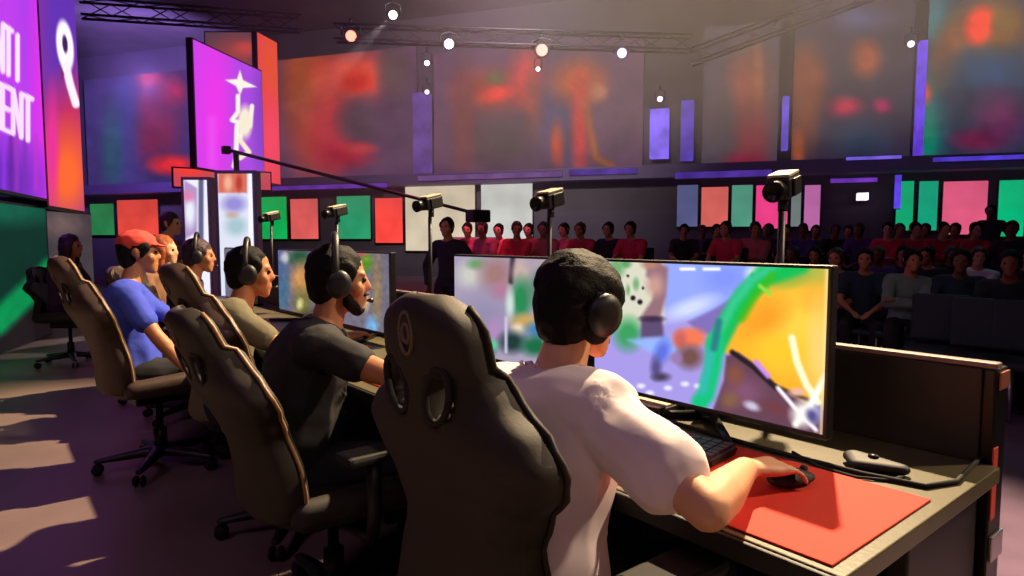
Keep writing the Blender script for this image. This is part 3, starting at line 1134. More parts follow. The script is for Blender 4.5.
LG = 'violet light lines on the mezzanine'
wall_light('light_strip', 'faint violet light strip above the green and red panels', 'light strip', 262, 400, 187, 191, (92, 44, 150), 1.0, group=LG)
wall_light('light_strip', 'dull mauve light strip above the white booth', 'light strip', 430, 568, 176, 181, (104, 72, 128), 1.0, group=LG)
wall_light('light_strip', 'violet light strip left of the twin glowing columns', 'light strip', 575, 640, 172, 177, (84, 54, 150), 1.0, group=LG)
wall_light('light_strip', 'deep violet light strip above the orange and pink panels', 'light strip', 676, 768, 174, 180, (74, 46, 150), 1.0, group=LG)
wall_light('light_strip', 'bright violet light strip left of the pink column', 'light strip', 838, 890, 160, 163, (116, 92, 220), 1.0, group=LG)
wall_light('light_strip', 'long blue violet light strip at the right end', 'light strip', 920, 1010, 160, 164, (82, 58, 210), 1.0, group=LG)
wall_light('light_strip', 'short violet light strip over the dark doorway', 'light strip', 824, 868, 181, 185, (108, 50, 176), 1.0, group=LG)
wall_light('light_tube', 'small white lamp in the dark doorway under the mezzanine', 'lamp', 853, 863, 194, 201, (255, 240, 255), 1.6, 0.2, 0.3)
wall_light('light_tube', 'blue violet upright tube beside the jade panels', 'light tube', 885, 891, 178, 210, (100, 72, 245), 1.0)
CG = 'glowing columns on the back wall'
wall_light('light_column', 'tall slim violet light column with a pink middle', 'light column', 906.5, 913.5, 46, 158, (104, 62, 226), 1.0, 0.2, 0.3, CG)
wall_light('light_column', 'slim violet light column between two dark art panels', 'light column', 777.5, 783.5, 100, 152, (98, 74, 200), 1.0, 0.2, 0.3, CG)
wall_light('light_column', 'violet light column at the right of the twin pair', 'light column', 680, 692, 104, 162, (84, 58, 176), 1.0, 0.2, 0.3, CG)
wall_light('light_column', 'brightest blue violet light column, left of the twin pair', 'light column', 650, 668, 112, 160, (128, 100, 240), 1.15, 0.2, 0.3, CG)
wall_light('light_column', 'dim violet light column above the white booth', 'light column', 421, 436, 96, 176, (94, 64, 140), 1.0, 0.2, 0.3, CG)


# ------------------------------------------------------------------ LED screens at the left of the stage
def free_screen(name, label, x0, z0, x1, z1, h0, h1, paint, base, nu, nv, m, depth=0.12, cat='screen', group=None):
    p0, p1 = ground(x0, z0), ground(x1, z1)
    loc = Vector(((p0.x + p1.x) / 2, (p0.y + p1.y) / 2, h0))
    t = thing(name, label, cat, loc, 0, group)
    d = (p1 - p0).normalized()
    n = Vector((d.y, -d.x, 0))
    if n.dot(-loc) < 0:
        n = -n
    me = picture_mesh('picture', (p0.x, p0.y, h1), (p1.x, p1.y, h1), (p0.x, p0.y, h0), nu, nv, paint, base)
    me.transform(Matrix.Translation(-loc))
    mesh_obj('picture', me, m, t)
    b0, b1 = p0 - n * 0.01 - d * 0.03, p1 - n * 0.01 + d * 0.03
    c0, c1 = b0 - n * depth, b1 - n * depth
    bm = prism([b0, b1, c1, c0], h0 - 0.03, h1 + 0.03)
    bm.transform(Matrix.Translation(-loc))
    obj('housing', bm, PLASTIC, t)
    return t


GLY = {'E': [[(1, 0), (0, 0), (0, 1), (1, 1)], [(0, .5), (.8, .5)]], 'T': [[(0, 0), (1, 0)], [(.5, 0), (.5, 1)]], 'I': [[(.5, 0), (.5, 1)]],
       'M': [[(0, 1), (0, 0), (.5, .55), (1, 0), (1, 1)]], 'N': [[(0, 1), (0, 0), (1, 1), (1, 0)]]}


def letters(a, word, quad, wd, col, gap=0.28):
    """quad: the picture corners (top left, top right, bottom right, bottom left) of the word"""
    n = len(word)
    cw = 1.0 / (n + (n - 1) * gap)
    tl, tr, br, bl = [Vector(q) for q in quad]
    for i, ch in enumerate(word):
        for st in GLY[ch]:
            pts = []
            for x, y in st:
                u = (i * (1 + gap) + x) * cw
                q = (tl.lerp(tr, u)).lerp(bl.lerp(br, u), y)
                pts.append((q.x, q.y))
            a.line(pts, wd, col, 0.8)


def s_title(a):
    a.poly([(-90, -200), (14, -200), (36, 60), (60, 260), (-90, 260)], (196, 62, 236), 0.85, 20)
    a.ell(46, 40, 13, 160, (232, 50, 232), 0.6)
    a.ell(0, 185, 40, 42, (110, 40, 190), 0.5)
    for x, c in ((4, (150, 60, 230)), (11, (96, 30, 130)), (17, (160, 60, 170)), (25, (120, 50, 160)), (36, (190, 56, 200))):
        a.line([(x, 135), (x, 190)], 3.5, c, 2, 0.7)
    letters(a, 'ENTI', [(-13, 12), (21, 38), (21, 82), (-13, 62)], 4.8, (250, 226, 255), 0.3)
    letters(a, 'MENT', [(-8, 80), (32, 99), (32, 142), (-8, 124)], 5.0, (250, 220, 255), 0.3)


def s_corner(a):
    a.ell(62, 20, 22, 90, (98, 50, 176), 0.5)
    a.ell(70, 130, 22, 45, (196, 48, 96), 0.6).ell(67, 175, 22, 42, (250, 104, 48), 0.6).ell(52, 150, 6, 50, (232, 50, 150), 0.6)
    a.ell(65, 46, 8.5, 26, (255, 246, 255), 0.12, -6).ell(65, 44, 2.6, 9, (60, 30, 90), 0.2, -6)
    a.line([(66, 66), (70, 84), (76, 104)], 8, (255, 240, 250), 1)
    a.poly([(60, 66), (64, 74), (62, 80)], (120, 40, 90))


def s_star(a):
    a.ell(250, 120, 34, 80, (170, 74, 226), 0.6).ell(215, 110, 16, 70, (236, 56, 234), 0.6)
    a.line([(212, 120), (212, 165)], 8, (240, 90, 250), 4, 0.6)
    a.ell(262, 120, 8, 70, (140, 66, 200), 0.6)
    W = (255, 248, 236)
    a.poly([(225, 80), (237, 79), (240, 70), (243, 80), (257, 87), (243, 88), (240, 95), (236, 86)], W, 1, 0.8)
    a.line([(238, 96), (238, 112), (232, 120), (243, 124), (240, 140)], 4.5, W, 0.8)
    a.line([(252, 106), (250, 126), (246, 122)], 4.5, W, 0.8)
    a.ell(245, 122, 7, 16, (250, 240, 214), 0.3)
    a.line([(237, 126), (236, 158), (234, 166)], 5, W, 0.8)
    a.line([(240, 140), (249, 152), (240, 158)], 5, (250, 236, 210), 0.8)


LED = display_mat('stage_led_display', 1.05)
free_screen('led_screen', 'large magenta screen with white lettering at the left edge', -60, 5.38, 49, 8.38, 1.78, 5.6, s_title, (150, 60, 226), 150, 170, LED)
free_screen('led_screen', 'narrow violet to orange corner screen with a white looped mark', 51, 8.45, 86, 10.2, 1.70, 5.4, s_corner, (150, 50, 150), 60, 150, LED)
free_screen('led_screen', 'magenta screen with a white star and brush figure', 200, 12.3, 266, 14.6, 2.62, 4.95, s_star, (206, 66, 232), 100, 150, LED)
free_screen('led_screen', 'upright red and orange screen right of the magenta one', 263, 15.1, 282, 15.9, 2.6, 5.95, lambda a: a.ell(272, 70, 12, 40, (232, 82, 50), 0.6).ell(270, 140, 10, 40, (246, 70, 96), 0.6), (226, 70, 74), 20, 60, LED)
free_screen('led_screen', 'dark screen with a rust shape above the magenta one', 212, 15.6, 262, 15.6, 5.0, 6.1, lambda a: a.ell(238, 52, 22, 14, (150, 66, 66), 0.6).ell(246, 48, 10, 6, (196, 70, 66), 0.6), (92, 60, 74), 30, 20, LED)
free_screen('led_banner', 'orange red lit banner below the magenta screen', 176, 13.4, 272, 14.4, 2.35, 2.72, lambda a: a.ell(190, 166, 16, 10, (246, 62, 52), 0.5).ell(240, 172, 24, 8, (190, 92, 70), 0.6), (196, 70, 86), 40, 10, LED, cat='banner')


def s_green_beam(a):
    a.poly([(-90, 420), (-90, 350), (-10, 332), (48, 282), (70, 420)], (24, 16, 20), 1, 5)  # dark area painted below the light streak
    a.line([(-70, 362), (-4, 324), (52, 270)], 24, (0, 138, 76), 4)  # slanted beam of green light painted into the panel's picture
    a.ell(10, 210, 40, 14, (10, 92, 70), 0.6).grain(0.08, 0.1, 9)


free_screen('stage_panel', 'dark green panel with a slanted streak of green light painted in', -60, 5.9, 47, 8.6, 0.02, 1.66, s_green_beam, (2, 46, 36), 90, 60, LED, cat='panel')
free_screen('stage_panel', 'dull mauve panel below the orange corner screen', 48, 9.2, 92, 10.6, 0.02, 1.66, lambda a: a.ell(60, 225, 20, 12, (104, 84, 84), 0.6).grain(0.1, .1, 3), (66, 58, 64), 20, 30, LED, cat='panel')


# lit totems with posters
def totem(label, x0, x1, z, h1, paint, base, h0=0.35):
    p0, p1 = ground(x0, z), ground(x1, z)
    loc = (p0 + p1) / 2
    t = thing('totem', label, 'totem', loc, 0, 'lit poster totems')
    d = (p1 - p0).normalized()
    n = Vector((d.y, -d.x, 0))
    if n.dot(-loc) < 0:
        n = -n
    bm = prism([p0 - d * 0.05, p1 + d * 0.05, p1 + d * 0.05 - n * 0.2, p0 - d * 0.05 - n * 0.2], 0.0, h1 + 0.05)
    bm.transform(Matrix.Translation(-loc))
    obj('cabinet', bm, mat('totem_grey', (96, 92, 118), 0.5), t)
    q0, q1 = p0 + n * 0.012, p1 + n * 0.012
    me = picture_mesh('poster', (q0.x, q0.y, h1), (q1.x, q1.y, h1), (q0.x, q0.y, h0), 40, 70, paint, base)
    me.transform(Matrix.Translation(-loc))
    mesh_obj('poster', me, LED, t)
    return t


totem('slim lit totem with white edges and a pale figure poster', 186, 209, 10.6, 2.22,
      lambda a: a.poly([(184, 180), (197, 188), (197, 232), (184, 240)], (176, 150, 200)).ell(190, 212, 5, 14, (232, 236, 246), 0.5).ell(188, 196, 6, 5, (222, 130, 176), 0.6).line([(201, 178), (201, 240)], 5, (96, 96, 132), 1),
      (240, 236, 255))
totem('wide lit totem with a white poster and an orange top', 220, 254, 9.6, 2.22,
      lambda a: a.poly([(218, 170), (247, 170), (247, 193), (218, 193)], (214, 112, 92)).ell(228, 183, 4, 8, (240, 176, 150), .5).ell(239, 183, 3, 8, (186, 60, 50), .5).ell(234, 204, 11, 8, (150, 140, 214), 0.5).ell(236, 226, 10, 9, (166, 196, 206), 0.5).line([(251, 170), (251, 245)], 5, (250, 246, 255), 1).ell(232, 215, 6, 3, (196, 170, 160), .6),
      (222, 226, 242))


# ------------------------------------------------------------------ trusses and stage lights
TRUSS = mat('truss_aluminium', (74, 68, 74), 0.5, 0.6)


def truss(label, p, q, wd=0.3):
    p, q = Vector(p), Vector(q)
    t = thing('truss', label, 'truss', p, 0, 'lighting trusses under the ceiling')
    d = (q - p)
    L = d.length
    d.normalize()
    s = d.cross(Vector((0, 0, 1))).normalized()
    u = s.cross(d)
    cs = [s * (a * wd / 2) + u * (b * wd / 2) for a, b in ((1, 1), (1, -1), (-1, -1), (-1, 1))]
    for c in cs:
        obj('chord', tube([c, c + d * L], 0.025, 6), TRUSS, t, True)
    bm = bmesh.new()
    n = int(L / 0.5)
    for i in range(n):
        for k in range(4):
            a, b = cs[k], cs[(k + 1) % 4]
            if i % 2:
                a, b = b, a
            add_tube(bm, [a + d * (L * i / n), b + d * (L * (i + 1) / n)], 0.011, 4)
    obj('lacing', bm, TRUSS, t)
    return t


truss('long level truss carrying the row of coloured spotlights', at(335, 33, 14.2), at(690, 44, 14.2))
truss('truss rising toward the upper right corner', at(690, 58, 14.6), at(960, -42, 12.6))
truss('truss high at the upper left over the magenta screens', at(80, 8, 12.5), at(300, 24, 14.5))


def moving_head(label, px, py, z, rgb, aim, r=0.085, st=6.0, up=0.32):
    P = at(px, py, z)
    aim = Vector(aim)
    d = (aim - P).normalized()
    t = thing('spotlight', label, 'spotlight', P - d * 0.0, 0, 'spotlights hung under the ceiling')
    R = d.to_track_quat('Z', 'Y').to_matrix().to_4x4()
    k = r / 0.085
    b = lathe([(0, -0.30 * k), (0.07 * k, -0.30 * k), (0.11 * k, -0.24 * k), (0.12 * k, -0.1 * k), (0.105 * k, 0.0), (0.09 * k, 0.0), (0.088 * k, -0.02 * k), (0, -0.02 * k)], 16, R)
    h = obj('lamp_head', b, PLASTIC, t, True)
    obj('lens', lathe([(0, -0.012 * k), (r, -0.012 * k), (r * 0.9, 0.004), (0, 0.012)], 16, R), glow('lens_%d_%d_%d' % rgb, rgb, st, 0.05), h, True)
    pv = -d * 0.15 * k
    sx = d.cross(Vector((0, 0, 1))).normalized() * 0.15 * k
    top = Vector((0, 0, up))
    bm = bmesh.new()
    add_tube(bm, [pv + sx, pv + sx + Vector((0, 0, up * 0.6)), pv + top * 0.8, pv - sx + Vector((0, 0, up * 0.6)), pv - sx], 0.02 * k, 6)
    add_tube(bm, [pv + top * 0.8, pv + top * 1.1], 0.035 * k, 8)
    obj('yoke', bm, PLASTIC, t, True)
    return t


C0 = (0, 0, 1.0)
moving_head('red spotlight above the orange art panel', 351, 36, 14.0, (255, 120, 100), C0, 0.11, 4)
moving_head('white spotlight highest in the row, throwing a beam', 393, 15, 13.4, (255, 240, 232), C0, 0.085, 6)
moving_head('white spotlight above the white booth', 449, 44, 14.0, (226, 214, 255), C0, 0.10, 5)
moving_head('pinkish red spotlight above the nearest player', 542, 50, 14.0, (255, 130, 120), C0, 0.12, 4)
moving_head('blue spotlight at the right end of the row', 622, 53, 14.0, (150, 140, 255), C0, 0.10, 5)
moving_head('small white spotlight over the dim violet column', 427, 63, 15.0, (255, 226, 255), C0, 0.06, 4)
moving_head('tiny pale spotlight lowest over the dim violet column', 427, 92, 16.0, (226, 200, 216), C0, 0.06, 2)
moving_head('small white spotlight just below the pinkish red one', 538, 69, 15.0, (255, 230, 220), C0, 0.05, 4)
moving_head('small white spotlight on top of the brightest column', 660, 99, 17.5, (255, 240, 250), C0, 0.07, 3)
moving_head('violet white spotlight on top of the tall slim column', 911, 44, 14.5, (216, 196, 255), C0, 0.07, 3)

# ================================================================== DESKS
DESK_TOP = mat('desk_laminate', (88, 82, 58), 0.38, vary=0.1, scale=6, bump=0.05, bump_scale=90)
DESK_SIDE = mat('desk_black', (13, 11, 11), 0.5, vary=0.1)
EDGE = mat('panel_edge_trim', (128, 104, 100), 0.55, 0.0)
RED_CLOTH = mat('red_pad_cloth', (212, 44, 22), 0.8, vary=0.05, scale=8, bump=0.1, bump_scale=300)
DZ = 0.75
XF, XR = 0.968, 1.72                      # front and rear edge of the desk tops
DY = [0.41, 2.46, 4.60, 6.20]


def desk(label, y0, y1):
    t = thing('gaming_desk', label, 'desk', ((XF + XR) / 2, (y0 + y1) / 2, 0), 0, 'desks in one long row')
    ox, oy = (XF + XR) / 2, (y0 + y1) / 2
    g = 0.004
    obj('desktop', rbox(XF - ox, XR - ox, y0 - oy + g, y1 - oy - g, DZ - 0.035, DZ, 0.0025), DESK_TOP, t)
    obj('front_edge_band', rbox(XF - ox - 0.012, XF - ox - 0.001, y0 - oy + g, y1 - oy - g, DZ - 0.04, DZ - 0.002, 0.003), DESK_SIDE, t)
    for yy in (y0 + 0.06, y1 - 0.06):
        obj('side_support', rbox(XF + 0.35 - ox, XR - 0.01 - ox, yy - 0.02 - oy, yy + 0.02 - oy, 0.0, DZ - 0.036, 0.005), DESK_SIDE, t)
    obj('cable_tray', rbox(XR - 0.25 - ox, XR - 0.08 - ox, y0 - oy + 0.12, y1 - oy - 0.12, DZ - 0.15, DZ - 0.1, 0.01), DESK_SIDE, t)
    return t


desk('nearest desk top with the bright monitor and red pad', DY[0], DY[1])
desk('second desk along the row, in front of the black-shirted player', DY[1], DY[2])
desk('farthest desk of the row, beyond the olive-shirted player', DY[2], DY[3])

PX0, PX1 = 1.735, 1.815                   # the privacy panel behind the desks
PTOP = CAMZ - 0.275


def privacy_panel(label, y0, y1, end=False):
    t = thing('privacy_panel', label, 'panel', ((PX0 + PX1) / 2, (y0 + y1) / 2, 0), 0, 'black panels behind the desks')
    ox, oy = (PX0 + PX1) / 2, (y0 + y1) / 2
    obj('board', rbox(PX0 - ox, PX1 - ox, y0 - oy + .004, y1 - oy - .004, 0.0, PTOP - 0.012, 0.004), DESK_SIDE, t)
    e = obj('top_trim', rbox(PX0 - ox - 0.006, PX0 - ox + 0.03, y0 - oy - (0.024 if end else -0.002), y1 - oy - .002, PTOP - 0.011, PTOP + 0.002, 0.004), EDGE, t)
    e['label'] = 'pale metal trim along the top'
    if end:
        c = obj('end_cap', rbox(PX0 - ox - 0.004, PX1 - ox + 0.006, y0 - oy - 0.022, y0 - oy + .003, 0.0, PTOP - 0.014, 0.004), SATIN, t)
        s = obj('end_stripe', rbox(PX0 - ox - 0.007, PX0 - ox + 0.024, y0 - oy - 0.026, y0 - oy - 0.0225, 0.62, PTOP - 0.19, 0.001), mat('red_stripe', (206, 74, 62), 0.5), c)
        s['label'] = 'red upright stripe on the panel end'
        obj('corner_bracket', rbox(PX0 - ox + 0.01, PX1 - ox - 0.004, y0 - oy - 0.028, y0 - oy - 0.023, PTOP - 0.06, PTOP - 0.02, 0.002), mat('copper_bracket', (176, 112, 92), 0.4, 0.5), c)
        obj('foot', rbox(PX0 - ox + 0.0, PX1 - ox + 0.0, y0 - oy - 0.03, y0 - oy - 0.0225, 0.52, 0.58, 0.002), CHROME, c)
    return t


privacy_panel('black panel behind the nearest monitors, with the free end', DY[0] + 0.045, DY[1], True)
privacy_panel('black panel behind the second desk of the row', DY[1], DY[2])
privacy_panel('black panel behind the farthest desk of the row', DY[2], DY[3])


# ------------------------------------------------------------------ monitors
MX = 1.456
MZ0, MZ1 = CAMZ - 0.440, CAMZ - 0.064


def monitor(label, y0, y1, paint, base, nu=170, nv=100, group='monitors on the desks', st=1.0):
    """y0: near (right) end, y1: far (left) end"""
    yc = (y0 + y1) / 2
    t = thing('monitor', label, 'monitor', (MX + 0.08, yc, DZ), 0, group)
    L = Vector((MX + 0.08, yc, DZ))
    bm = rbox(MX + 0.004, MX + 0.035, y0 - 0.008, y1 + 0.008, MZ0 - 0.014, MZ1 + 0.008, 0.004)
    bm.transform(Matrix.Translation(-L))
    h = obj('housing', bm, PLASTIC, t)
    bm = rbox(MX + 0.034, MX + 0.07, y0 + 0.14, y1 - 0.14, MZ0 + 0.06, MZ1 - 0.06, 0.02)
    bm.transform(Matrix.Translation(-L))
    obj('rear_bulge', bm, PLASTIC, t)
    me = picture_mesh('screen', (MX, y1, MZ1), (MX, y0, MZ1), (MX, y1, MZ0), nu, nv, paint, base)
    me.transform(Matrix.Translation(-L))
    mesh_obj('screen', me, display_mat('monitor_display_%.2f' % st, st), t)
    bm = rbox(MX + 0.065, MX + 0.10, yc - 0.035, yc + 0.035, DZ + 0.012, MZ0 + 0.22, 0.008)
    bm.transform(Matrix.Translation(-L))
    obj('stand_neck', bm, SATIN, t)
    bm = bmesh.new()
    for s in (1, -1):
        add_tube(bm, [(0.0, s * 0.02, 0.012), (-0.19, s * 0.20, 0.010)], [0.014, 0.009], 8)
    add_tube(bm, [(0.0, -0.02, 0.012), (0.0, 0.02, 0.012)], 0.016, 8)
    add_tube(bm, [(0.0, 0, 0.012), (0.10, 0, 0.010)], [0.014, 0.009], 8)
    obj('stand_foot', bm, SATIN, t, True)
    return t


def scr_near(a):
    a.poly([(560, 335), (735, 328), (735, 440), (560, 420)], (164, 150, 226), 1, 8)
    a.poly([(666, 255), (772, 255), (750, 288), (715, 312), (692, 319), (666, 312)], (146, 164, 242), 1, 3)
    a.ell(725, 278, 20, 14, (128, 146, 244), 0.6).line([(681, 269), (694, 269)], 3, (250, 250, 255)).line([(704, 269), (719, 269)], 3, (250, 250, 255))
    a.ell(690, 308, 24, 8, (206, 214, 255), 0.6, -20).ell(754, 274, 8, 8, (200, 226, 236), 0.5).ell(753, 276, 3, 3, (70, 100, 160), 0.4)
    a.poly([(688, 322), (716, 308), (738, 294), (742, 334), (700, 334)], (126, 108, 182), 1, 2)
    a.poly([(560, 250), (664, 250), (664, 324), (636, 330), (560, 330)], (214, 212, 192), 1, 2)
    a.ell(616, 268, 8, 9, (110, 170, 110), 0.5).ell(626, 264, 5, 4, (96, 160, 100), 0.5).ell(636, 284, 3, 6, (120, 170, 120), .5).ell(628, 290, 2, 5, (120, 170, 120), .5)
    for x, y, r in ((633, 298, 2.6), (640, 302, 2.6), (628, 276, 1.5), (643, 288, 1.5)):
        a.ell(x, y, r, r, (20, 22, 30), 0.3)
    a.poly([(647, 262), (656, 260), (668, 268), (666, 296), (658, 326), (640, 318), (652, 300), (655, 284), (646, 276)], (146, 108, 118), 1, 2)
    a.ell(655, 285, 8, 10, (196, 150, 140), 0.6).ell(650, 264, 8, 5, (176, 128, 110), .5)
    a.ell(628, 334, 13, 15, (56, 156, 92), 0.5).poly([(641, 317), (662, 317), (664, 338), (641, 338)], (92, 74, 112), 1, 2).ell(652, 319, 11, 3, (60, 44, 70), .5)
    a.poly([(628, 340), (672, 336), (690, 344), (668, 356), (650, 352)], (146, 178, 246), 1, 3)
    a.ell(662, 352, 7, 12, (92, 110, 220), 0.6, 20).ell(656, 368, 5, 10, (86, 76, 130), 0.6).ell(661, 377, 8, 4, (70, 60, 86), 0.6)
    a.ell(690, 338, 16, 10, (238, 118, 84), 0.35).ell(680, 340, 6, 9, (200, 96, 90), 0.5).ell(690, 357, 12, 11, (112, 78, 76), 0.5).ell(676, 358, 6, 5, (150, 120, 170), .5)
    for x, y in ((641, 386), (668, 388), (685, 384), (650, 393), (698, 386)):
        a.ell(x, y, 4, 2.5, (226, 226, 250), 0.5)
    # the round yellow view on the right
    a.poly([(722, 352), (738, 322), (752, 296), (772, 276), (800, 262), (840, 262), (840, 445), (800, 400), (770, 382), (745, 358)], (252, 176, 44), 1, 2)
    a.ell(800, 330, 30, 34, (255, 206, 70), 0.7).ell(765, 318, 22, 14, (250, 156, 40), 0.7, -30).ell(818, 300, 16, 12, (255, 178, 60), 0.6).ell(780, 352, 26, 16, (255, 196, 46), 0.6).ell(818, 350, 10, 40, (255, 206, 110), 0.6)
    a.ell(804, 270, 34, 14, (176, 178, 72), 0.6, 3).ell(782, 274, 22, 12, (120, 176, 66), 0.6, -10)
    a.line([(800, 264), (764, 276), (744, 296), (728, 322), (716, 346)], 20, (14, 186, 84), 3)
    a.line([(776, 264), (752, 280), (733, 304), (720, 330)], 9, (60, 196, 150), 3, 0.8)
    a.line([(772, 276), (756, 294), (742, 318)], 8, (60, 178, 24), 3, 0.8)
    a.line([(760, 286), (770, 294)], 4, (140, 216, 70), 1.5)
    a.line([(716, 340), (713, 366), (706, 394), (700, 402)], 17, (14, 190, 122), 3)
    a.line([(712, 350), (703, 392)], 6, (60, 176, 190), 3, 0.8)
    a.line([(719, 322), (714, 348)], 7, (40, 116, 130), 2, .9)
    # the object in the foreground of the game
    a.poly([(726, 356), (738, 352), (758, 366), (780, 388), (802, 402), (826, 412), (826, 446), (780, 436), (735, 424), (712, 412), (724, 380)], (100, 66, 84), 1, 1.5)
    a.ell(745, 392, 16, 12, (128, 80, 110), 0.7, 20).ell(752, 406, 8, 4, (196, 190, 214), 0.5, 20).ell(730, 400, 8, 8, (130, 92, 70), 0.6).ell(775, 408, 14, 7, (110, 60, 70), .6, 20).ell(735, 375, 8, 10, (132, 78, 66), .6)
    a.line([(732, 352), (752, 366), (776, 388)], 5, (34, 26, 36), 1.2).line([(756, 362), (768, 376)], 5, (196, 140, 236), 1.5).line([(775, 386), (812, 402)], 4, (60, 40, 30), 1.5)
    a.ell(797, 392, 8, 4, (230, 180, 160), .5).ell(816, 410, 7, 12, (110, 110, 176), .5)
    a.line([(792, 338), (797, 362), (806, 384), (818, 402)], 7, (255, 246, 206), 1.5)
    a.line([(778, 388), (795, 408), (816, 430)], 4, (244, 240, 250), 1.2)
    a.line([(826, 376), (812, 402), (796, 424)], 7, (255, 252, 240), 2)
    a.ell(804, 414, 12, 12, (244, 240, 236), 0.5).ell(812, 416, 5, 7, (86, 80, 140), 0.5, -30)
    a.line([(827.5, 262), (821, 440)], 3, (255, 226, 170), 1.5, 0.8)


def scr_left(a):
    a.ell(470, 275, 12, 12, (206, 206, 198), 0.6).ell(476, 264, 8, 5, (110, 160, 110), 0.6).ell(496, 274, 15, 16, (166, 124, 124), 0.6).ell(500, 292, 8, 8, (190, 120, 148), 0.6)
    a.ell(485, 320, 26, 24, (150, 142, 176), 0.7).ell(495, 330, 8, 12, (176, 140, 190), 0.6)
    a.line([(513, 256), (511, 282)], 5, (62, 48, 62), 1.5).ell(522, 272, 9, 12, (206, 178, 168), 0.5).ell(536, 264, 10, 10, (176, 160, 176), .6)
    a.ell(521, 300, 9, 20, (40, 140, 84), 0.5).ell(510, 304, 4, 14, (206, 226, 216), 0.6).ell(545, 290, 16, 16, (70, 130, 90), .6)
    a.ell(525, 322, 13, 8, (204, 166, 96), 0.5).ell(518, 330, 6, 6, (240, 220, 190), 0.5).ell(540, 330, 14, 8, (70, 130, 180), 0.5).ell(512, 342, 12, 10, (30, 60, 60), 0.5).ell(536, 346, 14, 9, (24, 110, 70), 0.5)
    a.ell(484, 350, 10, 8, (20, 130, 84), 0.5).ell(492, 345, 5, 5, (90, 210, 150), .5).ell(550, 342, 6, 4, (230, 230, 230), .5)
    a.line([(506, 318), (506, 352)], 3, (206, 200, 226), 1)


def scr_far(a):
    a.ell(252, 262, 14, 18, (132, 120, 140), 0.6).ell(278, 270, 7, 26, (90, 96, 150), 0.7).ell(285, 258, 4, 5, (226, 220, 220), 0.5).ell(300, 258, 10, 8, (40, 90, 60), 0.5)
    a.ell(302, 280, 10, 16, (206, 146, 84), 0.5).ell(302, 305, 8, 16, (120, 116, 60), 0.6).ell(300, 304, 3, 5, (226, 220, 150), 0.6).ell(283, 290, 5, 24, (70, 110, 140), 0.6).ell(310, 318, 10, 8, (70, 60, 40), .6)
    a.ell(366, 262, 6, 10, (96, 150, 40), 0.6).ell(360, 250, 8, 6, (206, 90, 100), 0.6).ell(377, 290, 4, 34, (150, 126, 90), 0.6).ell(372, 326, 6, 9, (120, 176, 226), .5).ell(366, 300, 3, 10, (206, 176, 130), .6)
    a.grain(0.1, 0.5, 4)


monitor('bright monitor with a yellow, green and lavender game view', 0.683, 1.395, scr_near, (160, 152, 226), st=1.12)
monitor('monitor with a pale grey lavender game view, between the two nearest heads', 1.435, 2.172, scr_left, (172, 160, 186), 120, 70)
monitor('monitor mostly hidden behind the black-shirted player', 2.72, 3.40, scr_far, (116, 110, 126), 120, 70)
monitor('farthest visible monitor, right of the olive-shirted head', 3.52, 4.20, scr_far, (112, 108, 128), 100, 60)
monitor('monitor beyond the dark-haired far player', 4.75, 5.42, scr_far, (112, 108, 128), 40, 30)


# ------------------------------------------------------------------ things on the desks
def mouse_pad(label, x0, x1, y0, y1):
    t = thing('mouse_pad', label, 'mouse pad', ((x0 + x1) / 2, (y0 + y1) / 2, DZ), 0, 'red desk pads')
    a, b = (x1 - x0) / 2, (y1 - y0) / 2
    obj('pad_cloth', rbox(-a, a, -b, b, 0.0006, 0.0045, 0.0015), RED_CLOTH, t)
    return t


mouse_pad('large bright red pad under the white-shirted player\'s hand', 0.985, 1.39, 0.44, 1.30)
mouse_pad('red pad in front of the black-shirted player', 1.02, 1.38, 1.62, 2.38)
mouse_pad('red pad under the olive-shirted player\'s arm', 1.02, 1.38, 2.75, 3.50)


def keyboard(label, loc, rz):
    t = thing('keyboard', label, 'keyboard', loc, rz, 'keyboards on the pads')
    obj('case', rbox(-0.065, 0.065, -0.19, 0.19, 0.0, 0.018, 0.004), PLASTIC, t)
    bm = bmesh.new()
    for r in range(5):
        for c in range(14):
            x, y = -0.05 + r * 0.025, -0.175 + c * 0.0262
            add_box(bm, x - 0.010, x + 0.010, y - 0.011, y + 0.011, 0.0175, 0.026)
    k = obj('keycaps', bm, mat('keycap', (54, 26, 52), 0.5), t)
    return t


keyboard('dark keyboard with a violet tint left of the mouse hand', (1.24, 1.00, DZ + 0.005), 0.15)
keyboard('keyboard in front of the black-shirted player', (1.20, 2.14, DZ + 0.005), 0.1)


def mouse(label, loc, rz):
    t = thing('computer_mouse', label, 'mouse', loc, rz, 'computer mice on the pads')
    B = Blob()
    B.hull((Vector((-0.03, 0, 0.014)), (0.030, 0.030, 0.013)), (Vector((0.028, 0, 0.012)), (0.030, 0.028, 0.011)), (Vector((-0.008, 0, 0.022)), (0.034, 0.024, 0.014)))
    me = B.mesh('shell', 0.004, 3)
    mesh_obj('shell', me, mat('mouse_shell', (10, 9, 9), 0.6), t, True)
    obj('scroll_wheel', lathe([(0, -.004), (.008, -.004), (.008, .004), (0, .004)], 12, Matrix.Translation((0.035, 0, 0.026)) @ Matrix.Rotation(PI / 2, 4, 'X')), RUBBER, t, True)
    return t


mouse('black mouse under the white-shirted player\'s right hand', (1.255, 0.648, DZ + 0.0045), -0.2)


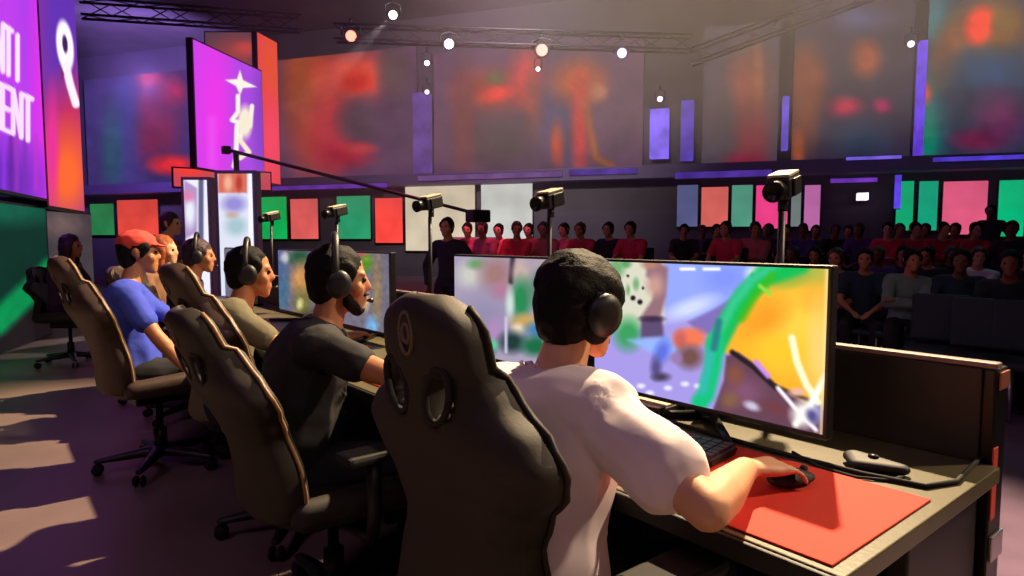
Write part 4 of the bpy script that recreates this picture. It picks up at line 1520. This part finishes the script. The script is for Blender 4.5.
# the small black unit and its lead behind the red pad
ut = thing('cable_hub', 'small black unit on the desk behind the red pad', 'hub', ground(887, 1.39, DZ), 0.5)
ut.scale = (0.85, 0.85, 0.85)
B = Blob()
B.hull((Vector((-0.03, -0.05, 0.016)), (0.02, 0.02, 0.014)), (Vector((0.03, 0.05, 0.018)), (0.025, 0.03, 0.017)), (Vector((-0.02, 0.04, 0.015)), (0.02, 0.03, 0.014)))
mesh_obj('shell', B.mesh('shell', 0.004, 3), mat('mouse_shell', (10, 9, 9), 0.6), ut, True)
obj('button', lathe([(0, 0), (0.014, 0), (0.012, 0.006), (0, 0.008)], 12, Matrix.Translation((0.0, 0.01, 0.031))), SATIN, ut, True)
obj('lead', tube([(-0.05, -0.05, 0.006), (-0.09, -0.02, 0.005), (-0.10, 0.06, 0.005), (-0.05, 0.14, 0.005), (0.05, 0.20, 0.005)], 0.004, 6), RUBBER, ut, True)
ct = thing('cable', 'black cable lying along the rear edge of the red pad', 'cable', (1.43, 0.8, DZ), 0)
obj('cord', tube([(0.02, 0.55, 0.006), (0.0, 0.25, 0.006), (-0.012, 0.0, 0.006), (-0.005, -0.22, 0.006), (0.02, -0.33, 0.006), (0.10, -0.36, 0.006), (0.22, -0.35, 0.006), (0.34, -0.34, 0.006)], 0.0055, 6), RUBBER, ct, True)
bt = thing('flat_case', 'thin dark case with a pale top under the nearest monitor', 'case', (1.50, 1.235, DZ), 0.1)
obj('body', rbox(-0.07, 0.07, -0.10, 0.10, 0.0, 0.028, 0.005), PLASTIC, bt)
obj('lid', rbox(-0.066, 0.066, -0.096, 0.096, 0.0285, 0.034, 0.002), mat('pale_lid', (196, 176, 150), 0.5), bt)


# ------------------------------------------------------------------ player cameras on stands behind the panel
def player_cam(label, stand_label, x, y, h, k=1.0, yaw=PI + 0.25, tilt=12):
    t = thing('camera_stand', stand_label, 'stand', (x, y, HALL_Z if x > 2.36 else 0.0), 0, 'camera stands behind the desks')
    obj('base_plate', lathe([(0, 0), (0.17, 0), (0.17, 0.012), (0.03, 0.02), (0, 0.02)], 20), PLASTIC, t, True)
    obj('pole', tube([(0, 0, 0.015), (0, 0, 0.8)], 0.018, 10), PLASTIC, t, True)
    obj('inner_pole', tube([(0, 0, 0.78), (0, 0, h - 0.075)], 0.011, 10), PLASTIC, t, True)
    obj('clamp_knob', tube([(0, 0, 0.79), (-0.05, 0.0, 0.79)], 0.012, 8), PLASTIC, t, True)
    c = thing('video_camera', label, 'camera', (x, y, h), yaw, 'video cameras aimed at the players')
    T = Matrix.Rotation(math.radians(tilt), 4, 'Y')

    def p(nm, bm, m, par=c, sm=False):
        bm.transform(T)
        return obj(nm, bm, m, par, sm)
    b = p('camera_body', rbox(-0.075, 0.055, -0.035, 0.035, -0.032, 0.034, 0.008), PLASTIC)
    p('lens_barrel', lathe([(0, 0.0), (0.028, 0.0), (0.030, 0.04), (0.032, 0.055), (0.024, 0.056), (0.02, 0.045), (0, 0.043)], 18, Matrix.Translation((0.054, 0, 0.0)) @ Matrix.Rotation(PI / 2, 4, 'Y')), SATIN, c, True)
    p('lit_top_plate', rbox(-0.07, 0.05, -0.033, 0.033, 0.0345, 0.044, 0.003), mat('camera_top_lit', (206, 190, 160), 0.4))  # pale colour stands in for light falling on the camera's top face
    p('side_screen', rbox(-0.05, 0.03, 0.036, 0.044, -0.026, 0.028, 0.003), PLASTIC)
    obj('mount', tube([(-0.01, 0, -0.075), (-0.01, 0, -0.03)], 0.016, 8), PLASTIC, c, True)
    return t


for lab, slab, y, h in (
    ('black video camera with light painted on its top, nearest and largest', 'stand of the nearest video camera, right of the bright monitor', 1.055, CAMZ + 0.165),
    ('black video camera just left of the nearest player\'s head top', 'stand of the camera left of the nearest player\'s head', 2.13, CAMZ + 0.175),
    ('black video camera in front of the cream booth pane', 'stand rising in front of the cream booth pane', 3.12, CAMZ + 0.205),
    ('small black video camera left of the soft green panel', 'thin stand beside the soft green light panel', 4.36, CAMZ + 0.20),
    ('tiny black video camera before the bright green panel', 'thin stand before the bright green light panel', 5.72, CAMZ + 0.20),
):
    player_cam(lab, slab, 1.93, y, h)

# camera crane reaching in over the hall
p0, p1 = at(236, 152, 11.6), at(478, 214, 9.4)
cr = thing('camera_crane', 'long camera crane arm slanting down toward the booth', 'camera crane', Vector((p0.x, p0.y, HALL_Z)), 0)
L0 = Vector((p0.x, p0.y, HALL_Z))
d = (p1 - p0)
bm = bmesh.new()
add_tube(bm, [p0 - d * 0.05 - L0, p1 - L0], [0.032, 0.024], 8)
obj('boom', bm, PLASTIC, cr, True)
bm = bmesh.new()
for k in range(3):
    a = 2 * PI * k / 3
    add_tube(bm, [Vector((0, 0, p0.z - HALL_Z - 0.6)), Vector((0.5 * math.cos(a), 0.5 * math.sin(a), 0.03))], 0.03, 6)
add_tube(bm, [Vector((0, 0, p0.z - HALL_Z - 0.65)), Vector((0, 0, p0.z - HALL_Z))], 0.05, 8)
obj('tripod', bm, PLASTIC, cr, True)
bm = rbox(-0.16, 0.16, -0.10, 0.10, -0.12, 0.06, 0.02)
bm.transform(Matrix.Translation(p1 - L0))
obj('camera_head', bm, PLASTIC, cr)
bm = rbox(-0.07, 0.07, -0.07, 0.07, -0.08, 0.06, 0.02)
bm.transform(Matrix.Translation(p0 - d * 0.05 - L0))
obj('counterweight', bm, PLASTIC, cr)

# ================================================================== CHAIRS
gaming_chair('black gaming chair nearest the lens, with an oval mark', (0.885, 1.01, 0), 0.0, 2, 0.45, LEATHER, 0.955)
gaming_chair('black gaming chair right behind the black-shirted player', (0.86, 2.02, 0), 0.03, 17, 0.42, LEATHER, 0.91, trim=RIM_TAN)
gaming_chair('plum-tinted gaming chair behind the olive-shirted player', (1.0, 2.74, 0), 0.03, 17, 0.46, LEATHER_V, 1.0, trim=RIM_TAN, arms=False)
gaming_chair('tall gaming chair of the person in blue, leftmost of the big chairs', (0.70, 3.96, 0), 0.12, 15, 0.46, LEATHER_V, 1.0, trim=RIM_TAN, arms=False)
gaming_chair('gaming chair under the plum-shirted far player', (1.08, 4.98, 0), -0.3, 6, 0.46, LEATHER_V, 0.8, mark=False)
gaming_chair('gaming chair under the ginger-haired far player', (1.04, 5.77, 0), -0.6, 6, 0.46, LEATHER_V, 0.8, mark=False)
gaming_chair('gaming chair under the long-haired person at the far left', (0.62, 7.88, 0), -0.6, 6, 0.46, LEATHER, 0.72, mark=False, arms=False)

# ================================================================== PLAYERS
D = DZ + 0.045
r, hm, arms = person('person', 'nearest player, white t-shirt and fluffy black hair, right hand on a mouse', (0.84, 0.995, 0), 0.0, hip=0.52, torso=0.435, lean=15, slump=0.035, twist=-2, side=5, shoulder_w=0.168, girth=1.10, sleeve_len=0.66, collar=0.03,
                     head_fwd=0.075, head_up=0.178, head_yaw=-10, head_pitch=8,
                     hands={-1: ((1.126, 0.675, D + 0.012), {'fwd': (1, -0.2, -0.12), 'curl': 22}), 1: ((1.16, 1.12, D), {'fwd': (1, -0.3, -0.1), 'curl': 24})},
                     elbows={-1: (-0.05, -0.85, -0.30), 1: (-0.1, 0.8, -0.7)}, skin=SKIN_FAIR, shirt=WHITE_TEE, loose=0.016, hair='fluffy', head_k=0.93, voxel=0.0065, shoulder_up=0.005)
headset('black headset over the fluffy black hair of the nearest player', hm, 'headsets on the players', r=0.108, band_up=-0.032, k=0.95)

r, hm, arms = person('person', 'bearded player in a black t-shirt, second from us, face turned right', (0.80, 2.16, 0), -0.35, hip=0.50, torso=0.47, lean=12, slump=0.03,
                     head_fwd=0.05, head_up=0.16, head_yaw=-2, head_pitch=2,
                     hands={-1: ((1.20, 1.74, D + 0.01), {'curl': 24}), 1: ((1.20, 2.02, D), {'curl': 24})},
                     elbows={-1: (0.1, -1.0, -0.25)}, sleeve_len=0.5, skin=SKIN_TAN, shirt=BLACK_TEE, loose=0.01, hair='short', beard=HAIR_BLACK, girth=1.12, voxel=0.008)
headset('black headset on the bearded player in black', hm, 'headsets on the players')

r, hm, arms = person('person', 'player in an olive t-shirt, third from us, looking right', (0.82, 3.13, 0), -0.3, hip=0.50, torso=0.46, lean=10, side=6, slump=0.03,
                     head_fwd=0.05, head_up=0.155, head_yaw=-4, head_pitch=2,
                     hands={-1: ((1.24, 2.78, D + 0.01), {'curl': 24}), 1: ((1.24, 3.05, D), {'curl': 24})},
                     skin=SKIN_TAN, shirt=OLIVE_TEE, loose=0.008, hair='short', voxel=0.009)
headset('black headset on the player in olive', hm, 'headsets on the players')

r, hm, arms = person('person', 'dark-haired far player in a plum top, face lit orange', (1.03, 4.96, 0), -0.35, hip=0.52, torso=0.48, lean=10, slump=0.02,
                     head_fwd=0.05, head_up=0.155, head_yaw=0, head_pitch=2,
                     skin=SKIN_TAN, shirt=mat('plum_cotton', (56, 36, 60), 0.85), hair='short', hair_mat=HAIR_PLUM, voxel=0.010)
headset('headset on the dark-haired far player in plum', hm, 'headsets on the players')

r, hm, arms = person('person', 'ginger-haired far player seen between the plum player and the blue shirt', (1.0, 5.75, 0), -0.6, hip=0.52, torso=0.50, lean=6,
                     skin=SKIN_FAIR, shirt=mat('tan_cotton', (120, 84, 60), 0.85), hair='long', hair_mat=HAIR_GINGER, voxel=0.012)
r, hm, arms = person('person', 'person standing behind the ginger-haired player, dark hair', (1.30, 6.80, 0), -0.7, hip=0.83, torso=0.46, lean=3, seat=False, k=0.93,
                     hands={1: ((1.5, 7.0, 0.82),), -1: ((1.42, 6.55, 0.82),)},
                     skin=SKIN_FAIR, shirt=mat('mauve_cotton', (120, 92, 130), 0.85), hair='short', hair_mat=HAIR_BROWN, voxel=0.012)
r, hm, arms = person('person', 'person in a blue t-shirt and red cap, sitting at left', (0.62, 4.10, 0), -0.2, hip=0.54, torso=0.48, lean=-2, side=4,
                     hands={-1: ((0.84, 3.72, 0.50), {'curl': 30}), 1: ((1.02, 4.05, 0.66), {'curl': 30})},
                     elbows={-1: (-0.3, -0.9, -0.4)}, skin=SKIN_TAN, shirt=BLUE_TEE, loose=0.012, hair='short', cap=mat('red_cap', (214, 66, 60), 0.8), voxel=0.010)
r, hm, arms = person('person', 'long-haired person at the far left before the green panel', (0.58, 7.90, 0), -0.6, hip=0.56, torso=0.48, lean=6,
                     skin=SKIN_TAN, shirt=mat('dark_plum_top', (60, 38, 62), 0.85), hair='long', hair_mat=HAIR_PLUM, voxel=0.012)
# ================================================================== AUDIENCE
SPECT = {}


def spectator(kind):
    if kind == 'sit':
        r, _, _ = person('spectator', 'x', (0, 0, 0), 0, hip=0.54, torso=0.50, lean=2, hands={1: ((0.36, 0.10, 0.66), {'curl': 20}), -1: ((0.36, -0.10, 0.66), {'curl': 20})}, shirt=WHITE_TEE, loose=0.008, voxel=0.014)
    elif kind == 'lean':
        r, _, _ = person('spectator', 'x', (0, 0, 0), 0, hip=0.54, torso=0.50, lean=-6, side=5, head_yaw=20, hands={1: ((0.16, -0.08, 0.80), {'curl': 20, 'fwd': (0.2, -1, 0)}), -1: ((0.19, 0.08, 0.76), {'curl': 20, 'fwd': (0.2, 1, 0)})}, elbows={1: (0.1, 1, -0.5), -1: (0.1, -1, -0.5)}, shirt=WHITE_TEE, sleeve='long', voxel=0.014)
    else:
        r, _, _ = person('spectator', 'x', (0, 0, 0), 0, hip=0.90, torso=0.50, lean=1, seat=False, hands={1: ((0.08, 0.26, 0.86), {'fwd': (0.15, 0, -1), 'up': (0, 1, 0)}), -1: ((0.08, -0.26, 0.86), {'fwd': (0.15, 0, -1), 'up': (0, -1, 0)})}, shirt=WHITE_TEE, sleeve='long', voxel=0.014)
    for c in kids(r):
        for s in c.material_slots:
            m = s.material
            s.link = 'OBJECT'
            s.material = m
    return r


SH = {k: mat('shirt_' + k, v, 0.85, vary=0.1, scale=10) for k, v in dict(
    red=(196, 40, 62), rose=(206, 92, 112), grey=(142, 150, 146), teal=(24, 50, 60), deep=(18, 32, 40), dark=(34, 28, 38), white=(214, 214, 214), violet=(70, 44, 110), black=(16, 15, 20), sage=(112, 138, 126), pink=(226, 110, 130)).items()}


def place_spectator(kind, px, z, rz, shirt, hair, skin, label, group=None, h=HALL_Z, k=1.0):
    p = ground(px, z, h)
    if kind not in SPECT:
        o = spectator(kind)
        SPECT[kind] = o
    else:
        o = copy_tree(SPECT[kind])
    o.location = p
    o.rotation_euler = (0, 0, PI + math.radians(rz))
    o['label'] = label
    o['category'] = 'person'
    if group:
        o['group'] = group
    elif 'group' in o.keys():
        del o['group']
    o.scale = (k, k, k)
    for c in kids(o):
        b = c.name.split('.')[0]
        m = {'shirt': SH[shirt], 'hair': hair, 'body': skin}.get(b)
        if m is not None:
            c.material_slots[0].material = m
    return o


ACH = None


def audience_chair(px, z, rz, label, group, h=HALL_Z, off=0.0):
    global ACH
    if ACH is None:
        t = thing('audience_chair', label, 'chair', (0, 0, 0))
        m = mat('chair_teal', (26, 44, 54), 0.7)
        obj('seat', rbox(-0.22, 0.24, -0.23, 0.23, 0.41, 0.47, 0.02), m, t)
        bm = rbox(-0.03, 0.03, -0.22, 0.22, 0.0, 0.42, 0.02)
        bm.transform(Matrix.Translation((-0.24, 0, 0.50)) @ Matrix.Rotation(-0.15, 4, 'Y'))
        obj('backrest', bm, m, t)
        for sx in (-0.2, 0.2):
            for sy in (-0.21, 0.21):
                obj('leg', tube([(sx * 1.08, sy * 1.05, 0.0), (sx, sy, 0.41)], 0.013, 8), CHROME, t, True)
        ACH = t
        o = t
    else:
        o = copy_tree(ACH)
    p = ground(px, z, h)
    o.location = p
    o.rotation_euler = (0, 0, PI + math.radians(rz))
    o['label'] = label
    o['group'] = group
    return o


HB, HR_ = HAIR_BLACK, HAIR_BROWN
F1, F2, F3 = SKIN_FAIR, SKIN_TAN, SKIN_BROWN
near = [
    ('lean', 908, 6.6, 25, 'sage', HB, F2, 'spectator in a pale sage top, arms folded, right of the bright monitor'),
    ('sit', 866, 7.1, 20, 'teal', HB, F2, 'spectator in dark teal between the bright monitor and the sage top'),
    ('sit', 962, 6.4, 15, 'teal', HB, F3, 'spectator in dark teal, right neighbour of the sage top'),
    ('sit', 1012, 5.7, 10, 'deep', HB, F3, 'spectator in near-black teal at the right edge, front row'),
    ('sit', 838, 7.4, 10, 'dark', HR_, F2, 'spectator in a dark top just right of the bright monitor\'s corner'),
    ('lean', 975, 8.2, 10, 'white', HR_, F1, 'spectator in white behind the dark teal top'),
    ('sit', 1030, 7.8, 10, 'dark', HB, F2, 'spectator in dark clothes cut by the right edge, second row'),
    ('sit', 930, 8.4, -5, 'dark', HB, F2, 'spectator in dark clothes behind the sage top'),
    ('stand', 1012, 9.3, 5, 'dark', HB, F3, 'spectator standing in a dark plum top near the right edge'),
    ('stand', 990, 12.1, 0, 'black', HB, F3, 'dark silhouette standing before the bright jade panel'),
    ('stand', 449, 8.0, 30, 'dark', HB, F2, 'person standing in dark clothes before the cream booth pane'),
    ('sit', 727, 9.75, 10, 'red', HB, F2, 'spectator in a bright red shirt above the monitor, left of the pair'),
    ('lean', 752, 10.0, 25, 'rose', HR_, F2, 'spectator in a rose shirt above the monitor, right of the pair'),
    ('sit', 632, 9.9, 15, 'red', HB, F2, 'spectator in red just right of the nearest player\'s hair'),
    ('sit', 610, 10.2, 15, 'dark', HB, F2, 'spectator in dark clothes just behind the nearest player\'s hair'),
]
for a in near:
    h = HALL_Z
    if a[2] > 9.6 or a[1] == 990:
        h = 0.22
    place_spectator(*a, h=h)
for px, z in ((908, 6.6), (866, 6.9), (962, 6.4), (1012, 5.7), (838, 7.4), (975, 8.2), (1030, 7.8), (930, 8.4), (727, 9.75), (752, 10.0), (632, 9.9)):
    audience_chair(px, z, 12, 'dark teal hall chair with bright metal legs under a seated spectator', 'hall chairs under the spectators', h=0.22 if z > 9.6 else HALL_Z)
audience_chair(985, 5.2, 12, 'empty dark teal hall chair in front of the front row, left one', 'empty hall chairs')
audience_chair(1030, 5.0, 12, 'empty dark teal hall chair in front of the front row, right one', 'empty hall chairs')
audience_chair(940, 5.6, 12, 'empty dark teal hall chair before the sage-topped spectator', 'empty hall chairs')

rs = random.Random(5)
for i, (px, z) in enumerate(((465, 10.6), (484, 10.0), (500, 11.2), (514, 9.9), (530, 11.0), (544, 10.1), (562, 10.8), (582, 10.4))):  # red and rose shirt colours stand in for red light on this crowd
    place_spectator('sit' if i % 3 else 'lean', px, z, rs.uniform(-10, 40), ('red', 'rose', 'pink', 'red')[i % 4], (HB, HR_)[i % 2], (F1, F2)[i % 2],
                    'spectator with red light painted into the shirt, in the crowd below the white booth', 'red-lit crowd below the white booth', h=0.22)
for i, (px, z) in enumerate(((684, 11.5), (700, 12.4), (714, 11.6), (770, 11.2), (784, 12.0), (800, 11.0), (816, 12.2), (832, 11.2), (846, 12.4), (860, 10.8))):
    place_spectator('lean' if i % 3 else 'sit', px, z, rs.uniform(-10, 40), ('dark', 'violet', 'dark', 'black')[i % 4], (HB, HR_)[i % 2], (F2, F3)[i % 2],
                    'spectator in dark or violet clothes before the pink and lilac panels', 'dim crowd before the middle light panels', h=0.22)
for i, (px, z) in enumerate(((884, 10.2), (898, 11.0), (912, 10.2), (926, 11.0), (940, 10.2), (956, 10.8), (972, 10.4))):  # red light on this row is put into the shirt colours
    place_spectator('sit' if i % 2 else 'lean', px, z, rs.uniform(-10, 40), ('red', 'rose', 'red', 'dark')[i % 4], (HB, HR_)[i % 2], (F1, F2)[i % 2],
                    'spectator in the row with red light painted into its shirts, before the jade and pink panels at right', 'red-lit row before the right light panels', h=0.22)
for i, (px, z) in enumerate(((812, 8.8), (796, 9.4), (776, 8.6), (880, 8.8), (900, 9.2), (950, 9.3))):
    place_spectator('sit' if i % 2 else 'lean', px, z, rs.uniform(-10, 40), ('dark', 'teal', 'deep', 'violet')[i % 4], (HB, HR_)[i % 2], (F2, F3)[i % 2],
                    'spectator in dark clothes in the unlit middle rows at right', 'dim middle rows at right', h=HALL_Z)

# the counter in front of the booth
bc = thing('counter', 'pale counter before the white booth', 'counter', ground(473, 14.5, 0.22), 0)
bm = box(-0.55, 0.55, -0.3, 0.3, 0.0, 1.05)
bm.transform(Matrix.Rotation(-YAW, 4, 'Z'))
obj('body', bm, mat('counter_white', (206, 206, 206), 0.6), bc)
bm = rbox(-0.62, 0.62, -0.36, 0.36, 1.052, 1.10, 0.01)
bm.transform(Matrix.Rotation(-YAW, 4, 'Z'))
obj('worktop', bm, mat('counter_grey', (170, 176, 176), 0.5), bc)

# ------------------------------------------------------------------ thin haze in the hall
def haze(name, pts, z0, z1, dens, col, label):
    m = bpy.data.materials.new(name)
    m.use_nodes = True
    nt = m.node_tree
    nt.nodes.clear()
    out = nt.nodes.new('ShaderNodeOutputMaterial')
    v = nt.nodes.new('ShaderNodeVolumeScatter')
    v.inputs['Color'].default_value = col + (1,)
    v.inputs['Density'].default_value = dens
    v.inputs['Anisotropy'].default_value = 0.3
    nt.links.new(v.outputs[0], out.inputs['Volume'])
    o = obj(name, prism(pts, z0, z1), m)
    tag(o, label, 'haze', kind='stuff')
    return o


haze('haze', [(2.6, 0.3), (6.0, 0.26), tuple(wallpt(1250, 0, 0.95)[:2]), tuple(wallpt(100, 0, 0.95)[:2])], 1.9, 8.15, 0.014, (0.9, 0.85, 0.95), 'thin stage haze hanging under the ceiling of the hall')
lamp('haze_beam_light', 'SPOT', at(393, 15, 13.4), at(340, 70, 12.0), 9000, (1.0, 0.92, 0.86), 0.03, 10, 0.3)
lamp('haze_fill_light', 'SPOT', at(545, -70, 9.0), at(500, 70, 16.0), 3200, (1.0, 0.92, 0.84), 0.2, 80, 1.0)  # unseen spot added to brighten the haze

bpy.data.scenes.remove(SCRATCH)
